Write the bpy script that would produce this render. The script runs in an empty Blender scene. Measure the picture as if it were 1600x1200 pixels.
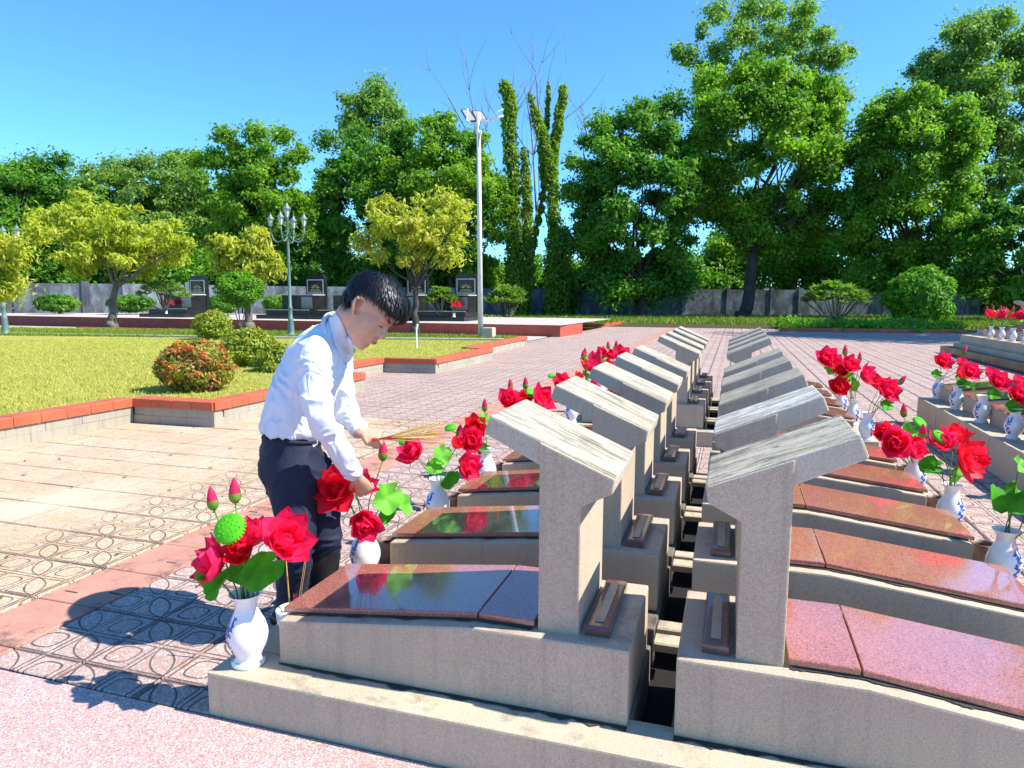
import bpy, bmesh, math, random
import numpy as np
from mathutils import Vector, Matrix, noise
R=math.radians
rnd=random.Random(7); rng=np.random.default_rng(11)
SC=bpy.context.scene; COL=SC.collection
# ------------------------------------------------------------------ camera
F_PX,YAW,PITCH,ROLL,CAMH=1090.5136,0.3076244,-0.1207642,0.0037287,1.5
def _frame():
    fw=np.array([-math.sin(YAW)*math.cos(PITCH),math.cos(YAW)*math.cos(PITCH),math.sin(PITCH)])
    rt=np.array([math.cos(YAW),math.sin(YAW),0.]); up=np.cross(rt,fw)
    return fw, rt*math.cos(ROLL)+up*math.sin(ROLL), -rt*math.sin(ROLL)+up*math.cos(ROLL)
FW,RT,UP=_frame(); CP=np.array([0,0,CAMH])
def ray(u,v): return FW*F_PX+RT*(u-800)+UP*(600-v)
def atY(u,v,y): r=ray(u,v); return CP+r*(y/r[1])
def atZ(u,v,z=0.): r=ray(u,v); return CP+r*((z-CAMH)/r[2])
def atD(u,v,d): r=ray(u,v); return CP+r*(d/F_PX)
cd=bpy.data.cameras.new('camera'); cam=bpy.data.objects.new('camera',cd); COL.objects.link(cam)
cd.sensor_width=36; cd.lens=F_PX/1600*36; cd.clip_start=.05; cd.clip_end=2000
m=Matrix(((RT[0],UP[0],-FW[0],0),(RT[1],UP[1],-FW[1],0),(RT[2],UP[2],-FW[2],CAMH),(0,0,0,1)))
cam.matrix_world=m; SC.camera=cam
# ------------------------------------------------------------------ world, sun
SUN=Vector((.92,.12,1.0)).normalized()
W=bpy.data.worlds.new('World'); SC.world=W; W.use_nodes=True
nt=W.node_tree; nt.nodes.clear()
out=nt.nodes.new('ShaderNodeOutputWorld'); bg=nt.nodes.new('ShaderNodeBackground'); sky=nt.nodes.new('ShaderNodeTexSky')
sky.sky_type='NISHITA'; sky.sun_disc=False; sky.sun_elevation=math.asin(SUN.z); sky.sun_rotation=math.atan2(SUN.x,SUN.y)
sky.air_density=.9; sky.dust_density=0; sky.ozone_density=3
bg.inputs['Strength'].default_value=.15
tint=nt.nodes.new('ShaderNodeMix'); tint.data_type='RGBA'; tint.blend_type='MULTIPLY'; tint.inputs[0].default_value=1; tint.inputs[7].default_value=(.45,.84,1.12,1)
nt.links.new(sky.outputs[0],tint.inputs[6]); nt.links.new(tint.outputs[2],bg.inputs[0]); nt.links.new(bg.outputs[0],out.inputs[0])
sd=bpy.data.lights.new('sun','SUN'); sd.energy=5.0; sd.angle=R(.5); sd.color=(1,.95,.86)
so=bpy.data.objects.new('sun',sd); COL.objects.link(so); so.rotation_euler=SUN.to_track_quat('Z','Y').to_euler(); so.location=(10,0,20)
SC.view_settings.view_transform='Standard'; SC.view_settings.look='None'; SC.view_settings.gamma=1
SC.view_settings.exposure=.84; SC.view_settings.use_curve_mapping=False
# ------------------------------------------------------------------ helpers
def tag(o,label=None,cat=None,group=None,kind=None):
    if label: o['label']=label
    if cat: o['category']=cat
    if group: o['group']=group
    if kind: o['kind']=kind
    return o
def mesh(name,V,Fc,mat=None,smooth=False):
    me=bpy.data.meshes.new(name); me.from_pydata([tuple(map(float,v)) for v in V],[],[tuple(f) for f in Fc]); 
    if mat is not None:
        for mm in (mat if isinstance(mat,(list,tuple)) else [mat]): me.materials.append(mm)
    if smooth: me.polygons.foreach_set('use_smooth',[True]*len(me.polygons))
    me.update(); return me
def obj(name,me,parent=None,loc=None):
    o=bpy.data.objects.new(name,me); COL.objects.link(o)
    if parent is not None: o.parent=parent
    if loc is not None: o.location=loc
    return o
def empty(name,loc=(0,0,0),rz=0):
    o=bpy.data.objects.new(name,None); COL.objects.link(o); o.location=loc; o.rotation_euler=(0,0,rz); o.empty_display_size=.1; return o
def fastmesh(name,V,quads,mat,smooth=False):
    me=bpy.data.meshes.new(name); n=len(V); k=quads.shape[1]
    me.vertices.add(n); me.vertices.foreach_set('co',np.asarray(V,dtype=np.float32).ravel())
    me.loops.add(quads.size); me.loops.foreach_set('vertex_index',quads.astype(np.int32).ravel())
    me.polygons.add(len(quads)); me.polygons.foreach_set('loop_start',np.arange(0,quads.size,k,dtype=np.int32))
    me.polygons.foreach_set('loop_total',np.full(len(quads),k,dtype=np.int32))
    if smooth: me.polygons.foreach_set('use_smooth',np.ones(len(quads),dtype=bool))
    for mm in (mat if isinstance(mat,(list,tuple)) else [mat]): me.materials.append(mm)
    me.update(calc_edges=True); return me
class MB:
    def __init__(s): s.V=[]; s.F=[]
    def add(s,V,F): n=len(s.V); s.V+= [tuple(v) for v in V]; s.F+=[tuple(i+n for i in f) for f in F]; return s
    def box(s,x0,x1,y0,y1,z0,z1):
        return s.add([(x0,y0,z0),(x1,y0,z0),(x1,y1,z0),(x0,y1,z0),(x0,y0,z1),(x1,y0,z1),(x1,y1,z1),(x0,y1,z1)],
            [(0,3,2,1),(4,5,6,7),(0,1,5,4),(1,2,6,5),(2,3,7,6),(3,0,4,7)])
    def bev(s,x0,x1,y0,y1,z0,z1,b=.004):   # box with chamfered top edge
        V=[(x0,y0,z0),(x1,y0,z0),(x1,y1,z0),(x0,y1,z0),(x0,y0,z1-b),(x1,y0,z1-b),(x1,y1,z1-b),(x0,y1,z1-b),
           (x0+b,y0+b,z1),(x1-b,y0+b,z1),(x1-b,y1-b,z1),(x0+b,y1-b,z1)]
        F=[(0,1,5,4),(1,2,6,5),(2,3,7,6),(3,0,4,7),(4,5,9,8),(5,6,10,9),(6,7,11,10),(7,4,8,11),(8,9,10,11)]
        return s.add(V,F)
    def lathe(s,prof,n=24,c=(0,0,0),cap=False):
        V=[];F=[]
        for r,z in prof:
            for i in range(n): a=2*math.pi*i/n; V.append((c[0]+r*math.cos(a),c[1]+r*math.sin(a),c[2]+z))
        for j in range(len(prof)-1):
            for i in range(n): F.append((j*n+i,j*n+(i+1)%n,(j+1)*n+(i+1)%n,(j+1)*n+i))
        if cap: F.append(tuple(range(n-1,-1,-1))); F.append(tuple((len(prof)-1)*n+i for i in range(n)))
        return s.add(V,F)
    def tube(s,P,rad,n=8,caps=True):
        P=[Vector(p) for p in P]; 
        if not hasattr(rad,'__len__'): rad=[rad]*len(P)
        V=[];F=[]; ref=None
        for i,p in enumerate(P):
            t=(P[min(i+1,len(P)-1)]-P[max(i-1,0)]).normalized()
            if ref is None: ref=Vector((0,0,1)) if abs(t.z)<.9 else Vector((1,0,0))
            a=(ref-t*ref.dot(t)).normalized(); ref=a; b=t.cross(a)
            for k in range(n): an=2*math.pi*k/n; V.append(p+(a*math.cos(an)+b*math.sin(an))*rad[i])
        for j in range(len(P)-1):
            for k in range(n): F.append((j*n+k,j*n+(k+1)%n,(j+1)*n+(k+1)%n,(j+1)*n+k))
        if caps: F.append(tuple(range(n-1,-1,-1))); F.append(tuple((len(P)-1)*n+k for k in range(n)))
        return s.add(V,F)
    def prism(s,poly,y0,y1):    # polygon in XZ extruded along Y; poly counter-clockwise seen from -Y
        n=len(poly); V=[(x,y0,z) for x,z in poly]+[(x,y1,z) for x,z in poly]
        F=[tuple(range(n)),tuple(range(2*n-1,n-1,-1))]+[((i+1)%n,i,n+i,n+(i+1)%n) for i in range(n)]
        return s.add(V,F)
    def build(s,name,mat,parent=None,smooth=False,loc=None):
        return obj(name,mesh(name,s.V,s.F,mat,smooth),parent,loc)
def bevelled(o,w=.006,seg=2):
    bm=bmesh.new(); bm.from_mesh(o.data); bmesh.ops.recalc_face_normals(bm,faces=bm.faces)
    bmesh.ops.bevel(bm,geom=list(bm.edges),offset=w,segments=seg,affect='EDGES',profile=.6,clamp_overlap=True)
    bm.to_mesh(o.data); bm.free(); return o
def copy_tree(o,parent=None):
    c=o.copy(); COL.objects.link(c)
    if parent is not None: c.parent=parent
    for ch in list(o.children): copy_tree(ch,c)
    return c
# ------------------------------------------------------------------ materials
class NB:
    def __init__(s,name):
        s.m=bpy.data.materials.new(name); s.m.use_nodes=True; s.t=s.m.node_tree; s.t.nodes.clear()
        s.out=s.n('ShaderNodeOutputMaterial'); s.b=s.n('ShaderNodeBsdfPrincipled'); s.l(s.b.outputs[0],s.out.inputs[0])
        s.geo=s.n('ShaderNodeNewGeometry'); s.pos=s.geo.outputs['Position']
    def n(s,k,**a):
        x=s.t.nodes.new(k)
        for p,v in a.items(): setattr(x,p,v)
        return x
    def l(s,a,b): s.t.links.new(a,b)
    def setin(s,i,v):
        if hasattr(v,'is_output') or isinstance(v,bpy.types.NodeSocket): s.l(v,i)
        else: i.default_value=v
    def noise(s,scale,detail=4,rough=.55,vec=None,dist=0,col=False):
        x=s.n('ShaderNodeTexNoise'); x.inputs['Scale'].default_value=scale; x.inputs['Detail'].default_value=detail; x.inputs['Roughness'].default_value=rough; x.inputs['Distortion'].default_value=dist
        s.l(vec if vec is not None else s.pos,x.inputs['Vector']); return x.outputs['Color' if col else 'Fac']
    def voro(s,scale,feature='F1',vec=None,out='Distance'):
        x=s.n('ShaderNodeTexVoronoi',feature=feature); x.inputs['Scale'].default_value=scale
        s.l(vec if vec is not None else s.pos,x.inputs['Vector']); return x.outputs[out]
    def mapping(s,scale=(1,1,1),vec=None,rot=(0,0,0)):
        x=s.n('ShaderNodeMapping'); x.inputs['Scale'].default_value=scale; x.inputs['Rotation'].default_value=rot
        s.l(vec if vec is not None else s.pos,x.inputs['Vector']); return x.outputs[0]
    def math(s,op,a,b=0.,c=0.,clamp=False):
        x=s.n('ShaderNodeMath',operation=op); x.use_clamp=clamp
        s.setin(x.inputs[0],a); s.setin(x.inputs[1],b)
        if op in('MULTIPLY_ADD','SMOOTH_MIN','SMOOTH_MAX','WRAP','COMPARE'): s.setin(x.inputs[2],c)
        return x.outputs[0]
    def ramp(s,f,lo,hi,a=0.,b=1.):
        x=s.n('ShaderNodeMapRange'); x.clamp=True; s.setin(x.inputs[0],f)
        for i,v in zip((1,2,3,4),(lo,hi,a,b)): s.setin(x.inputs[i],v)
        return x.outputs[0]
    def mix(s,f,a,b,mode='MIX'):
        x=s.n('ShaderNodeMix',data_type='RGBA',blend_type=mode); s.setin(x.inputs[0],f)
        for i,v in ((6,a),(7,b)):
            if isinstance(v,tuple) and len(v)==3: v=v+(1,)
            s.setin(x.inputs[i],v)
        return x.outputs[2]
    def color(s,c): 
        if isinstance(c,tuple): s.b.inputs['Base Color'].default_value=c+(1,) if len(c)==3 else c
        else: s.l(c,s.b.inputs['Base Color'])
        return s
    def rough(s,v): s.setin(s.b.inputs['Roughness'],v); return s
    def bump(s,h,strength=.4,dist=.01):
        x=s.n('ShaderNodeBump'); x.inputs['Strength'].default_value=strength; x.inputs['Distance'].default_value=dist
        s.l(h,x.inputs['Height']); s.l(x.outputs[0],s.b.inputs['Normal']); return s
    def xyz(s,vec=None):
        x=s.n('ShaderNodeSeparateXYZ'); s.l(vec if vec is not None else s.pos,x.inputs[0]); return x.outputs
def simple(name,c,rough=.6,var=.15,scale=8,bump=0,metal=0,bs=60,spec=None):
    b=NB(name); f=b.noise(scale,5); b.color(b.mix(b.ramp(f,.3,.7),tuple(x*(1-var) for x in c),tuple(min(1,x*(1+var)) for x in c)))
    b.rough(rough); b.b.inputs['Metallic'].default_value=metal
    if spec is not None: b.b.inputs['Specular IOR Level'].default_value=spec
    if bump: b.bump(b.noise(bs,4),bump,.004)
    return b.m
def m_concrete(name,c=(.40,.375,.325),streak=.0,stain=.5,peel=0,axis=(1.5,14,14)):
    b=NB(name); big=b.noise(1.6,5); fine=b.noise(170,3,.7); mid=b.noise(22,5,.65)
    col=b.mix(b.ramp(big,.3,.7),tuple(x*.88 for x in c),tuple(x*1.1 for x in c))
    col=b.mix(b.ramp(fine,.38,.62),b.mix(1.,col,(.76,.75,.73),'MULTIPLY'),col)
    pits=b.ramp(b.voro(90),.0,.22); col=b.mix(b.math('MULTIPLY',b.math('SUBTRACT',1.,pits),.35),col,(.10,.09,.08))
    # drip marks on the upright faces
    vm=b.mapping((26,26,1.6)); dr=b.noise(1.,4,.6,vm); N=b.xyz(b.geo.outputs['Normal'])
    upr=b.ramp(N[2],.3,.8); side=b.math('SUBTRACT',1.,upr)
    col=b.mix(b.math('MULTIPLY',b.math('MULTIPLY',b.ramp(dr,.52,.78),side),.35*stain+.1),col,(.12,.10,.085))
    # dark lichen blotches on the flat faces
    li=b.math('MULTIPLY',b.ramp(b.noise(5.5,7,.72),.52,.66),upr); col=b.mix(b.math('MULTIPLY',li,stain),col,(.045,.045,.04))
    if peel:
        pl=b.math('MULTIPLY',b.ramp(b.noise(1.,6,.7,b.mapping((5,16,5)),.8),*( (.50,.56) if peel>0 else (.60,.66))),upr); col=b.mix(b.math('MULTIPLY',pl,.95),col,(.80,.80,.78) if peel>0 else (.015,.013,.010))
    if streak:
        st=b.noise(1.,7,.72,b.mapping(axis),1.2); st2=b.noise(1.,5,.7,b.mapping((axis[0]*4,axis[1]*2.5,axis[2]*4)),.8)
        k=b.math('MULTIPLY',b.ramp(b.math('ADD',b.math('MULTIPLY',st,.65),b.math('MULTIPLY',st2,.35)),.46,.60),b.ramp(N[2],.35,.7))
        col=b.mix(b.math('MULTIPLY',k,streak),col,(.085,.08,.065))
        yl=b.math('MULTIPLY',b.ramp(b.noise(9,4),.55,.7),upr); col=b.mix(b.math('MULTIPLY',yl,.35),col,(.26,.25,.10))
    b.color(col).rough(.93); b.b.inputs['Specular IOR Level'].default_value=.25
    h=b.math('ADD',b.math('MULTIPLY',fine,.5),b.math('ADD',b.math('MULTIPLY',mid,.8),b.math('MULTIPLY',pits,.5)))
    b.bump(h,.55,.004); return b.m
M={}
M['conc']=m_concrete('concrete',(.55,.44,.325),0,.35)
M['conc_cap']=m_concrete('concrete_cap',(.54,.475,.37),.8,.3,axis=(3.2,26,3.2))
M['conc_peel']=m_concrete('concrete_cap_peeling',(.60,.53,.41),.7,.25,peel=1,axis=(3.2,26,3.2))
M['conc_dark']=m_concrete('concrete_cap_blackened',(.60,.53,.41),.95,.5,peel=-1,axis=(3.2,26,3.2))
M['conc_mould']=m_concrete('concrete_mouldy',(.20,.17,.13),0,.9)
M['conc_low']=m_concrete('concrete_plinth',(.56,.47,.34),0,.5)
def m_granite(name,c,dark,rough=.07):
    b=NB(name); v=b.voro(330,out='Color'); x=b.xyz(v)[0]; big=b.noise(3,4)
    col=b.mix(b.ramp(x,.25,.75),tuple(k*.6 for k in c),tuple(min(1,k*1.4) for k in c))
    col=b.mix(b.ramp(b.voro(210,out='Distance'),.0,.14,.7,0.),col,dark)
    col=b.mix(b.ramp(big,.35,.7,0.,.25),col,tuple(min(1,k*1.3+.03) for k in c))
    dust=b.noise(2.2,6,.7)
    b.color(col).rough(b.ramp(dust,.4,.75,rough,rough+.16)); b.b.inputs['Specular IOR Level'].default_value=.75
    b.b.inputs['Coat Weight'].default_value=.6; b.b.inputs['Coat Roughness'].default_value=.03
    return b.m
M['granite']=m_granite('red_granite',(.37,.135,.098),(.08,.035,.028))
M['granite_dull']=m_granite('brown_granite',(.13,.055,.045),(.03,.02,.02),.25)
M['black_granite']=m_granite('black_granite',(.010,.010,.012),(.005,.005,.005),.25); M['black_granite'].node_tree.nodes['Principled BSDF'].inputs['Coat Weight'].default_value=.1; M['black_granite'].node_tree.nodes['Principled BSDF'].inputs['Specular IOR Level'].default_value=.35
def m_tile(name,c1,c2,groove=True,dirt=.5,shift=(-2.93,2.07),fade=None):
    """cement paver: rounded rings on two quarters, leaf shaped arcs on the others, grooves holding dirt"""
    b=NB(name); T=.41; p=b.xyz(); X=b.math('DIVIDE',b.math('SUBTRACT',p[0],shift[0]),T); Y=b.math('DIVIDE',b.math('SUBTRACT',p[1],shift[1]),T)
    fx=b.math('FRACT',X); fy=b.math('FRACT',Y)
    tid=b.n('ShaderNodeTexWhiteNoise',noise_dimensions='2D'); cx=b.n('ShaderNodeCombineXYZ'); b.l(b.math('FLOOR',X),cx.inputs[0]); b.l(b.math('FLOOR',Y),cx.inputs[1]); b.l(cx.outputs[0],tid.inputs['Vector'])
    spk=b.noise(230,2,.7); spk2=b.voro(150,out='Color'); big=b.noise(1.1,5,.6)
    col=b.mix(b.ramp(spk,.38,.62),c1,c2); col=b.mix(b.ramp(b.xyz(spk2)[1],.6,1.,0,.7),col,(.75,.70,.66))
    col=b.mix(b.ramp(b.xyz(spk2)[0],.0,.25,.55,0.),col,(.10,.07,.06))
    col=b.mix(b.math('MULTIPLY',tid.outputs[0],.16),col,tuple(x*.45 for x in c1))
    col=b.mix(b.ramp(big,.45,.75,0.,.35),col,tuple(x*.7 for x in c1))
    g=None
    if groove:
        sx=b.math('MULTIPLY',fx,2.); sy=b.math('MULTIPLY',fy,2.)
        qx=b.math('FRACT',sx); qy=b.math('FRACT',sy); ix=b.math('FLOOR',sx); iy=b.math('FLOOR',sy)
        diag=b.math('COMPARE',ix,iy,.5)
        dx=b.math('ABSOLUTE',b.math('SUBTRACT',qx,.5)); dy=b.math('ABSOLUTE',b.math('SUBTRACT',qy,.5))
        r4=b.math('POWER',b.math('ADD',b.math('POWER',dx,3.),b.math('POWER',dy,3.)),1/3.)
        ring=b.math('ABSOLUTE',b.math('SUBTRACT',r4,.30))
        def dist(ax,ay,rr):
            u=b.math('SUBTRACT',qx,ax); v=b.math('SUBTRACT',qy,ay)
            return b.math('ABSOLUTE',b.math('SUBTRACT',b.math('SQRT',b.math('ADD',b.math('MULTIPLY',u,u),b.math('MULTIPLY',v,v))),rr))
        arcs=b.math('MINIMUM',dist(0.,0.,.93),dist(1.,1.,.93))
        frame=b.math('ABSOLUTE',b.math('SUBTRACT',b.math('MAXIMUM',dx,dy),.44))
        a=b.mix(diag,arcs,ring) if False else b.math('ADD',b.math('MULTIPLY',diag,ring),b.math('MULTIPLY',b.math('SUBTRACT',1.,diag),arcs))
        a=b.math('MINIMUM',a,frame)
        wob=b.math('MULTIPLY',b.math('SUBTRACT',b.noise(14,3),.5),.03)
        g=b.ramp(b.math('ADD',a,wob),.006,.030,1.,0.)
        if fade: g=b.math('MULTIPLY',g,fade(b,p))
        wear=b.ramp(b.noise(2.3,4),.25,.5,.55,1.)
        col=b.mix(b.math('MULTIPLY',b.math('MULTIPLY',g,wear),.9),col,(.05,.035,.03))
    if fade:
        wl=b.noise(1.,4,.6,b.mapping((5,55,1)),.6); col=b.mix(b.math('MULTIPLY',b.ramp(wl,.56,.66),.5),col,(.22,.14,.07)); col=b.mix(b.ramp(b.voro(7),.05,.09,.75,0.),col,(.10,.07,.05))
        lp=b.noise(.9,5,.6); col=b.mix(b.ramp(lp,.5,.65,0,.6),col,(.60,.50,.36))
    ex=b.math('MINIMUM',b.math('MINIMUM',fx,b.math('SUBTRACT',1.,fx)),b.math('MINIMUM',fy,b.math('SUBTRACT',1.,fy)))
    ed=b.ramp(ex,.012,.05,1.,0.); col=b.mix(b.math('MULTIPLY',b.math('MULTIPLY',ed,b.ramp(b.noise(6,4),.3,.6)),dirt),col,(.08,.06,.05))
    b.color(col).rough(.85); b.b.inputs['Specular IOR Level'].default_value=.3
    h=b.math('MULTIPLY',spk,.35)
    if g is not None: h=b.math('SUBTRACT',h,b.math('MULTIPLY',g,1.2))
    b.bump(h,.6,.004); return b.m
M['tile']=m_tile('pink_paver',(.39,.25,.205),(.53,.375,.315))
M['tile_yellow']=m_tile('yellow_paver',(.50,.325,.18),(.62,.44,.27),fade=lambda b,p:b.math('MULTIPLY',b.ramp(p[0],-4.2,-4.0,.12,1.),1.))
def m_band():
    b=NB('red_band_paver'); f=b.noise(3,6,.7); c=b.mix(b.ramp(f,.35,.65),(.40,.16,.11),(.50,.24,.17)); c=b.mix(b.ramp(b.noise(4,8,.78),.52,.62,0.,.85),c,(.09,.05,.035))
    c=b.mix(b.ramp(b.noise(200,2),.4,.6,0,.3),c,(.55,.34,.26)); b.color(c).rough(.9); b.bump(b.noise(60,5),.5,.006); return b.m
M['band']=m_band()
def m_terrazzo():
    b=NB('pink_washed_granolith'); v=b.xyz(b.voro(210,out='Color')); c=b.mix(b.ramp(v[0],.2,.8),(.42,.235,.205),(.60,.41,.37))
    c=b.mix(b.ramp(v[1],.82,.95,0.,.8),c,(.78,.74,.70)); c=b.mix(b.ramp(v[2],.86,.95,0,.6),c,(.12,.08,.08)); c=b.mix(b.ramp(b.noise(1.5,4),.4,.7,0,.35),c,(.50,.20,.17)); b.color(c).rough(.8); b.bump(b.voro(210),.5,.003); return b.m
M['terrazzo']=m_terrazzo()
M['hole_floor']=simple('hole_shade_and_dirt',(.010,.009,.008),1.,.3,20,.5)
M['mould']=simple('black_lichen',(.045,.042,.036),1.,.5,90,.5)
M['soil']=simple('dirt_joint',(.07,.055,.045),.95,.4,20,.5)
def m_grass(name,c1,c2,c3):
    b=NB(name); a=b.noise(.5,5,.6); f=b.noise(40,3,.7); f2=b.noise(6,5,.7)
    c=b.mix(b.ramp(a,.35,.65),c1,c2); c=b.mix(b.ramp(f,.35,.65,0,.6),c,c3); c=b.mix(b.ramp(f2,.5,.72,0,.5),c,tuple(x*.5 for x in c1)); b.color(c).rough(.95); b.b.inputs['Specular IOR Level'].default_value=.1
    b.bump(b.noise(55,4,.8),.8,.03); return b.m
M['lawn']=m_grass('lawn_turf',(.33,.33,.06),(.44,.41,.08),(.50,.46,.11))
M['lawn2']=m_grass('field_turf',(.09,.15,.02),(.17,.23,.03),(.05,.08,.012))
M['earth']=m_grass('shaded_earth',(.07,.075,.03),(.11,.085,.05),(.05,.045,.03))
def m_leaf(name,c1,c2,c3=None,trans=.35,rough=.5,scale=.35):
    b=NB(name); r=b.geo.outputs['Random Per Island']; big=b.noise(scale,3)
    c=b.mix(r,c1,c2)
    if c3: c=b.mix(b.ramp(big,.42,.62),c,c3)
    b.color(c).rough(rough); b.b.inputs['Specular IOR Level'].default_value=.35
    tr=b.n('ShaderNodeBsdfTranslucent'); tc=b.mix(1.,c,(1.25,1.5,.55),'MULTIPLY'); b.l(tc,tr.inputs[0])
    mx=b.n('ShaderNodeMixShader'); mx.inputs[0].default_value=trans; b.l(b.b.outputs[0],mx.inputs[1]); b.l(tr.outputs[0],mx.inputs[2]); b.l(mx.outputs[0],b.out.inputs[0]); return b.m
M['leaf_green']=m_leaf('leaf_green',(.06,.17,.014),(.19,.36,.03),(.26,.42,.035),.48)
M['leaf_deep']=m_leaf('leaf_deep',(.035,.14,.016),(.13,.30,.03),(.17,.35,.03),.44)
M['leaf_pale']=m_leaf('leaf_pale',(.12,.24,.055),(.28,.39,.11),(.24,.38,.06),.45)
M['leaf_yellow']=m_leaf('leaf_yellow',(.33,.38,.035),(.58,.58,.08),(.46,.49,.05),.45,.5,.8)
M['leaf_gold']=m_leaf('leaf_gold',(.33,.38,.04),(.60,.58,.09),(.50,.48,.07),.45,.5,1.0)
M['leaf_bright']=m_leaf('leaf_bright',(.08,.24,.01),(.18,.38,.02),(.14,.32,.015))
M['leaf_hedge']=m_leaf('leaf_hedge',(.16,.22,.018),(.36,.38,.03),(.27,.32,.025),.3,.5,2)
M['leaf_mixed']=m_leaf('leaf_mixed',(.16,.22,.02),(.36,.36,.03),(.36,.20,.05),.3,.5,4)
M['leaf_vine']=m_leaf('leaf_vine',(.14,.25,.02),(.32,.44,.045),(.20,.33,.03),.45)
M['orange']=m_leaf('orange_blossom',(.65,.12,.03),(.75,.22,.06),None,.3)
M['bark']=simple('bark',(.16,.13,.10),.95,.45,3,.8,bs=20)
M['bark_dark']=simple('bark_dark',(.055,.045,.035),.95,.4,3,.8,bs=20)
M['twig']=simple('dead_twig',(.20,.17,.15),.9,.3,4)
M['red_tile']=simple('red_kerb_tile',(.50,.105,.045),.55,.16,5,.2)
M['red_face']=simple('red_painted_render',(.42,.075,.045),.7,.15,2.5,.2)
M['kerb_stone']=m_concrete('kerb_stone',(.42,.38,.30),0,.6)
M['terr_top']=simple('pale_paving',(.48,.41,.36),.85,.12,2,.2)
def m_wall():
    b=NB('weathered_shaded_whitewash'); p=b.xyz(); c=b.mix(b.ramp(b.noise(1.2,7,.7,b.mapping((1,1,.6))),.38,.62),(.27,.30,.34),(.07,.085,.10))  # weathering plus the shade of the trees, both put into the wall colour
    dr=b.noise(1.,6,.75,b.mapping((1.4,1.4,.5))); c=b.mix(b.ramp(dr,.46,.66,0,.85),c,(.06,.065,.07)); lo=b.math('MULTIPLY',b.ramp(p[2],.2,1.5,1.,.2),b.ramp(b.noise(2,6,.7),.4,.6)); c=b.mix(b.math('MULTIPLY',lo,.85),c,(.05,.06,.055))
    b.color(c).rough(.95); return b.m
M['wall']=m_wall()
M['porcelain']=simple('white_porcelain',(.80,.80,.79),.12,.02,5); M['porcelain'].node_tree.nodes['Principled BSDF'].inputs['Coat Weight'].default_value=.5
M['blue']=simple('cobalt_print',(.035,.075,.42),.2,.3,60)
M['stem']=simple('plastic_stem',(.06,.20,.015),.4,.2,10)
def m_petal(name,c1,c2):
    b=NB(name); f=b.noise(14,4,.6); w=b.n('ShaderNodeTexWave'); w.inputs['Scale'].default_value=60; w.inputs['Distortion'].default_value=4
    tc=b.n('ShaderNodeTexCoord'); b.l(tc.outputs['Object'],w.inputs['Vector'])
    c=b.mix(b.ramp(f,.35,.65),c1,c2); b.color(c).rough(.55); b.b.inputs['Specular IOR Level'].default_value=.3
    tr=b.n('ShaderNodeBsdfTranslucent'); b.l(c,tr.inputs[0]); mx=b.n('ShaderNodeMixShader'); mx.inputs[0].default_value=.45
    b.bump(w.outputs[0],.15,.002)
    b.l(b.b.outputs[0],mx.inputs[1]); b.l(tr.outputs[0],mx.inputs[2]); b.l(mx.outputs[0],b.out.inputs[0]); return b.m
M['petal']=m_petal('lotus_petal',(.88,.008,.075),(1.0,.04,.18))
M['petal_red']=m_petal('lotus_petal_red',(.84,.008,.035),(1.0,.03,.07))
M['bud_tip']=m_petal('bud_tip',(.70,.015,.10),(.85,.05,.16))
M['bud_base']=m_petal('bud_base',(.12,.34,.03),(.26,.50,.06))
M['pod']=m_petal('seed_pod',(.10,.62,.02),(.18,.80,.03))
M['fleaf']=m_petal('lotus_leaf',(.045,.30,.012),(.09,.46,.02))
M['fleaf_l']=m_petal('lotus_leaf_light',(.16,.58,.04),(.22,.68,.06))
M['yolk']=simple('flower_centre',(.85,.42,.04),.6,.2,80)
M['skin']=simple('skin',(.60,.315,.205),.58,.07,9,.12,bs=150); _s=M['skin'].node_tree.nodes['Principled BSDF']; _s.inputs['Subsurface Weight'].default_value=.04; _s.inputs['Subsurface Radius'].default_value=(.02,.008,.004)
M['lip']=simple('lip',(.34,.10,.085),.45,.08,20)
M['dark']=simple('eye_line',(.02,.014,.012),.5,.1,20)
def m_cloth(name,c,rough,fs,bs):
    b=NB(name); f=b.noise(6,4); b.color(b.mix(f,tuple(x*.94 for x in c),c)).rough(rough); b.b.inputs['Specular IOR Level'].default_value=.3
    b.b.inputs['Sheen Weight'].default_value=.0
    h=b.math('ADD',b.noise(fs,3,.5,b.mapping((1,1,.45),rot=(.5,.3,.8)),1.2),b.math('MULTIPLY',b.noise(900,1),.02)); b.bump(h,bs,.02); return b.m
M['shirt']=m_cloth('white_cotton',(.74,.76,.83),.8,9,.35)
M['trouser']=m_cloth('navy_trouser',(.014,.019,.042),.7,8,.35)
M['belt']=simple('belt',(.010,.011,.014),.85,.2,20)
M['shoe']=simple('shoe',(.015,.013,.012),.25,.2,20)
def m_hair():
    b=NB('black_hair'); b.color(b.mix(b.geo.outputs['Random Per Island'],(.003,.003,.005),(.012,.012,.018))).rough(.42); b.b.inputs['Specular IOR Level'].default_value=.5; return b.m
M['hair']=m_hair()
M['incense']=simple('incense_stick',(.55,.33,.08),.7,.2,60)
M['incense_red']=simple('incense_red_end',(.55,.03,.03),.7,.2,60)
M['ash']=simple('ash',(.62,.55,.42),.95,.2,60,.5)
M['pot']=simple('clay_pot',(.16,.10,.075),.5,.35,30,.3)
M['lamp_iron']=simple('painted_cast_iron',(.12,.20,.18),.5,.15,6)
M['lamp_glass']=simple('lantern_glass',(.55,.60,.58),.15,.1,6)
M['pole']=simple('galvanised_pole',(.62,.63,.62),.4,.08,4)
M['panel']=simple('panel_back',(.40,.36,.34),.5,.1,5)
M['panel_dark']=simple('panel_frame',(.06,.06,.065),.4,.1,5)
M['gold']=simple('gilt_relief',(.42,.34,.14),.4,.2,9,metal=.4)
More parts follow.
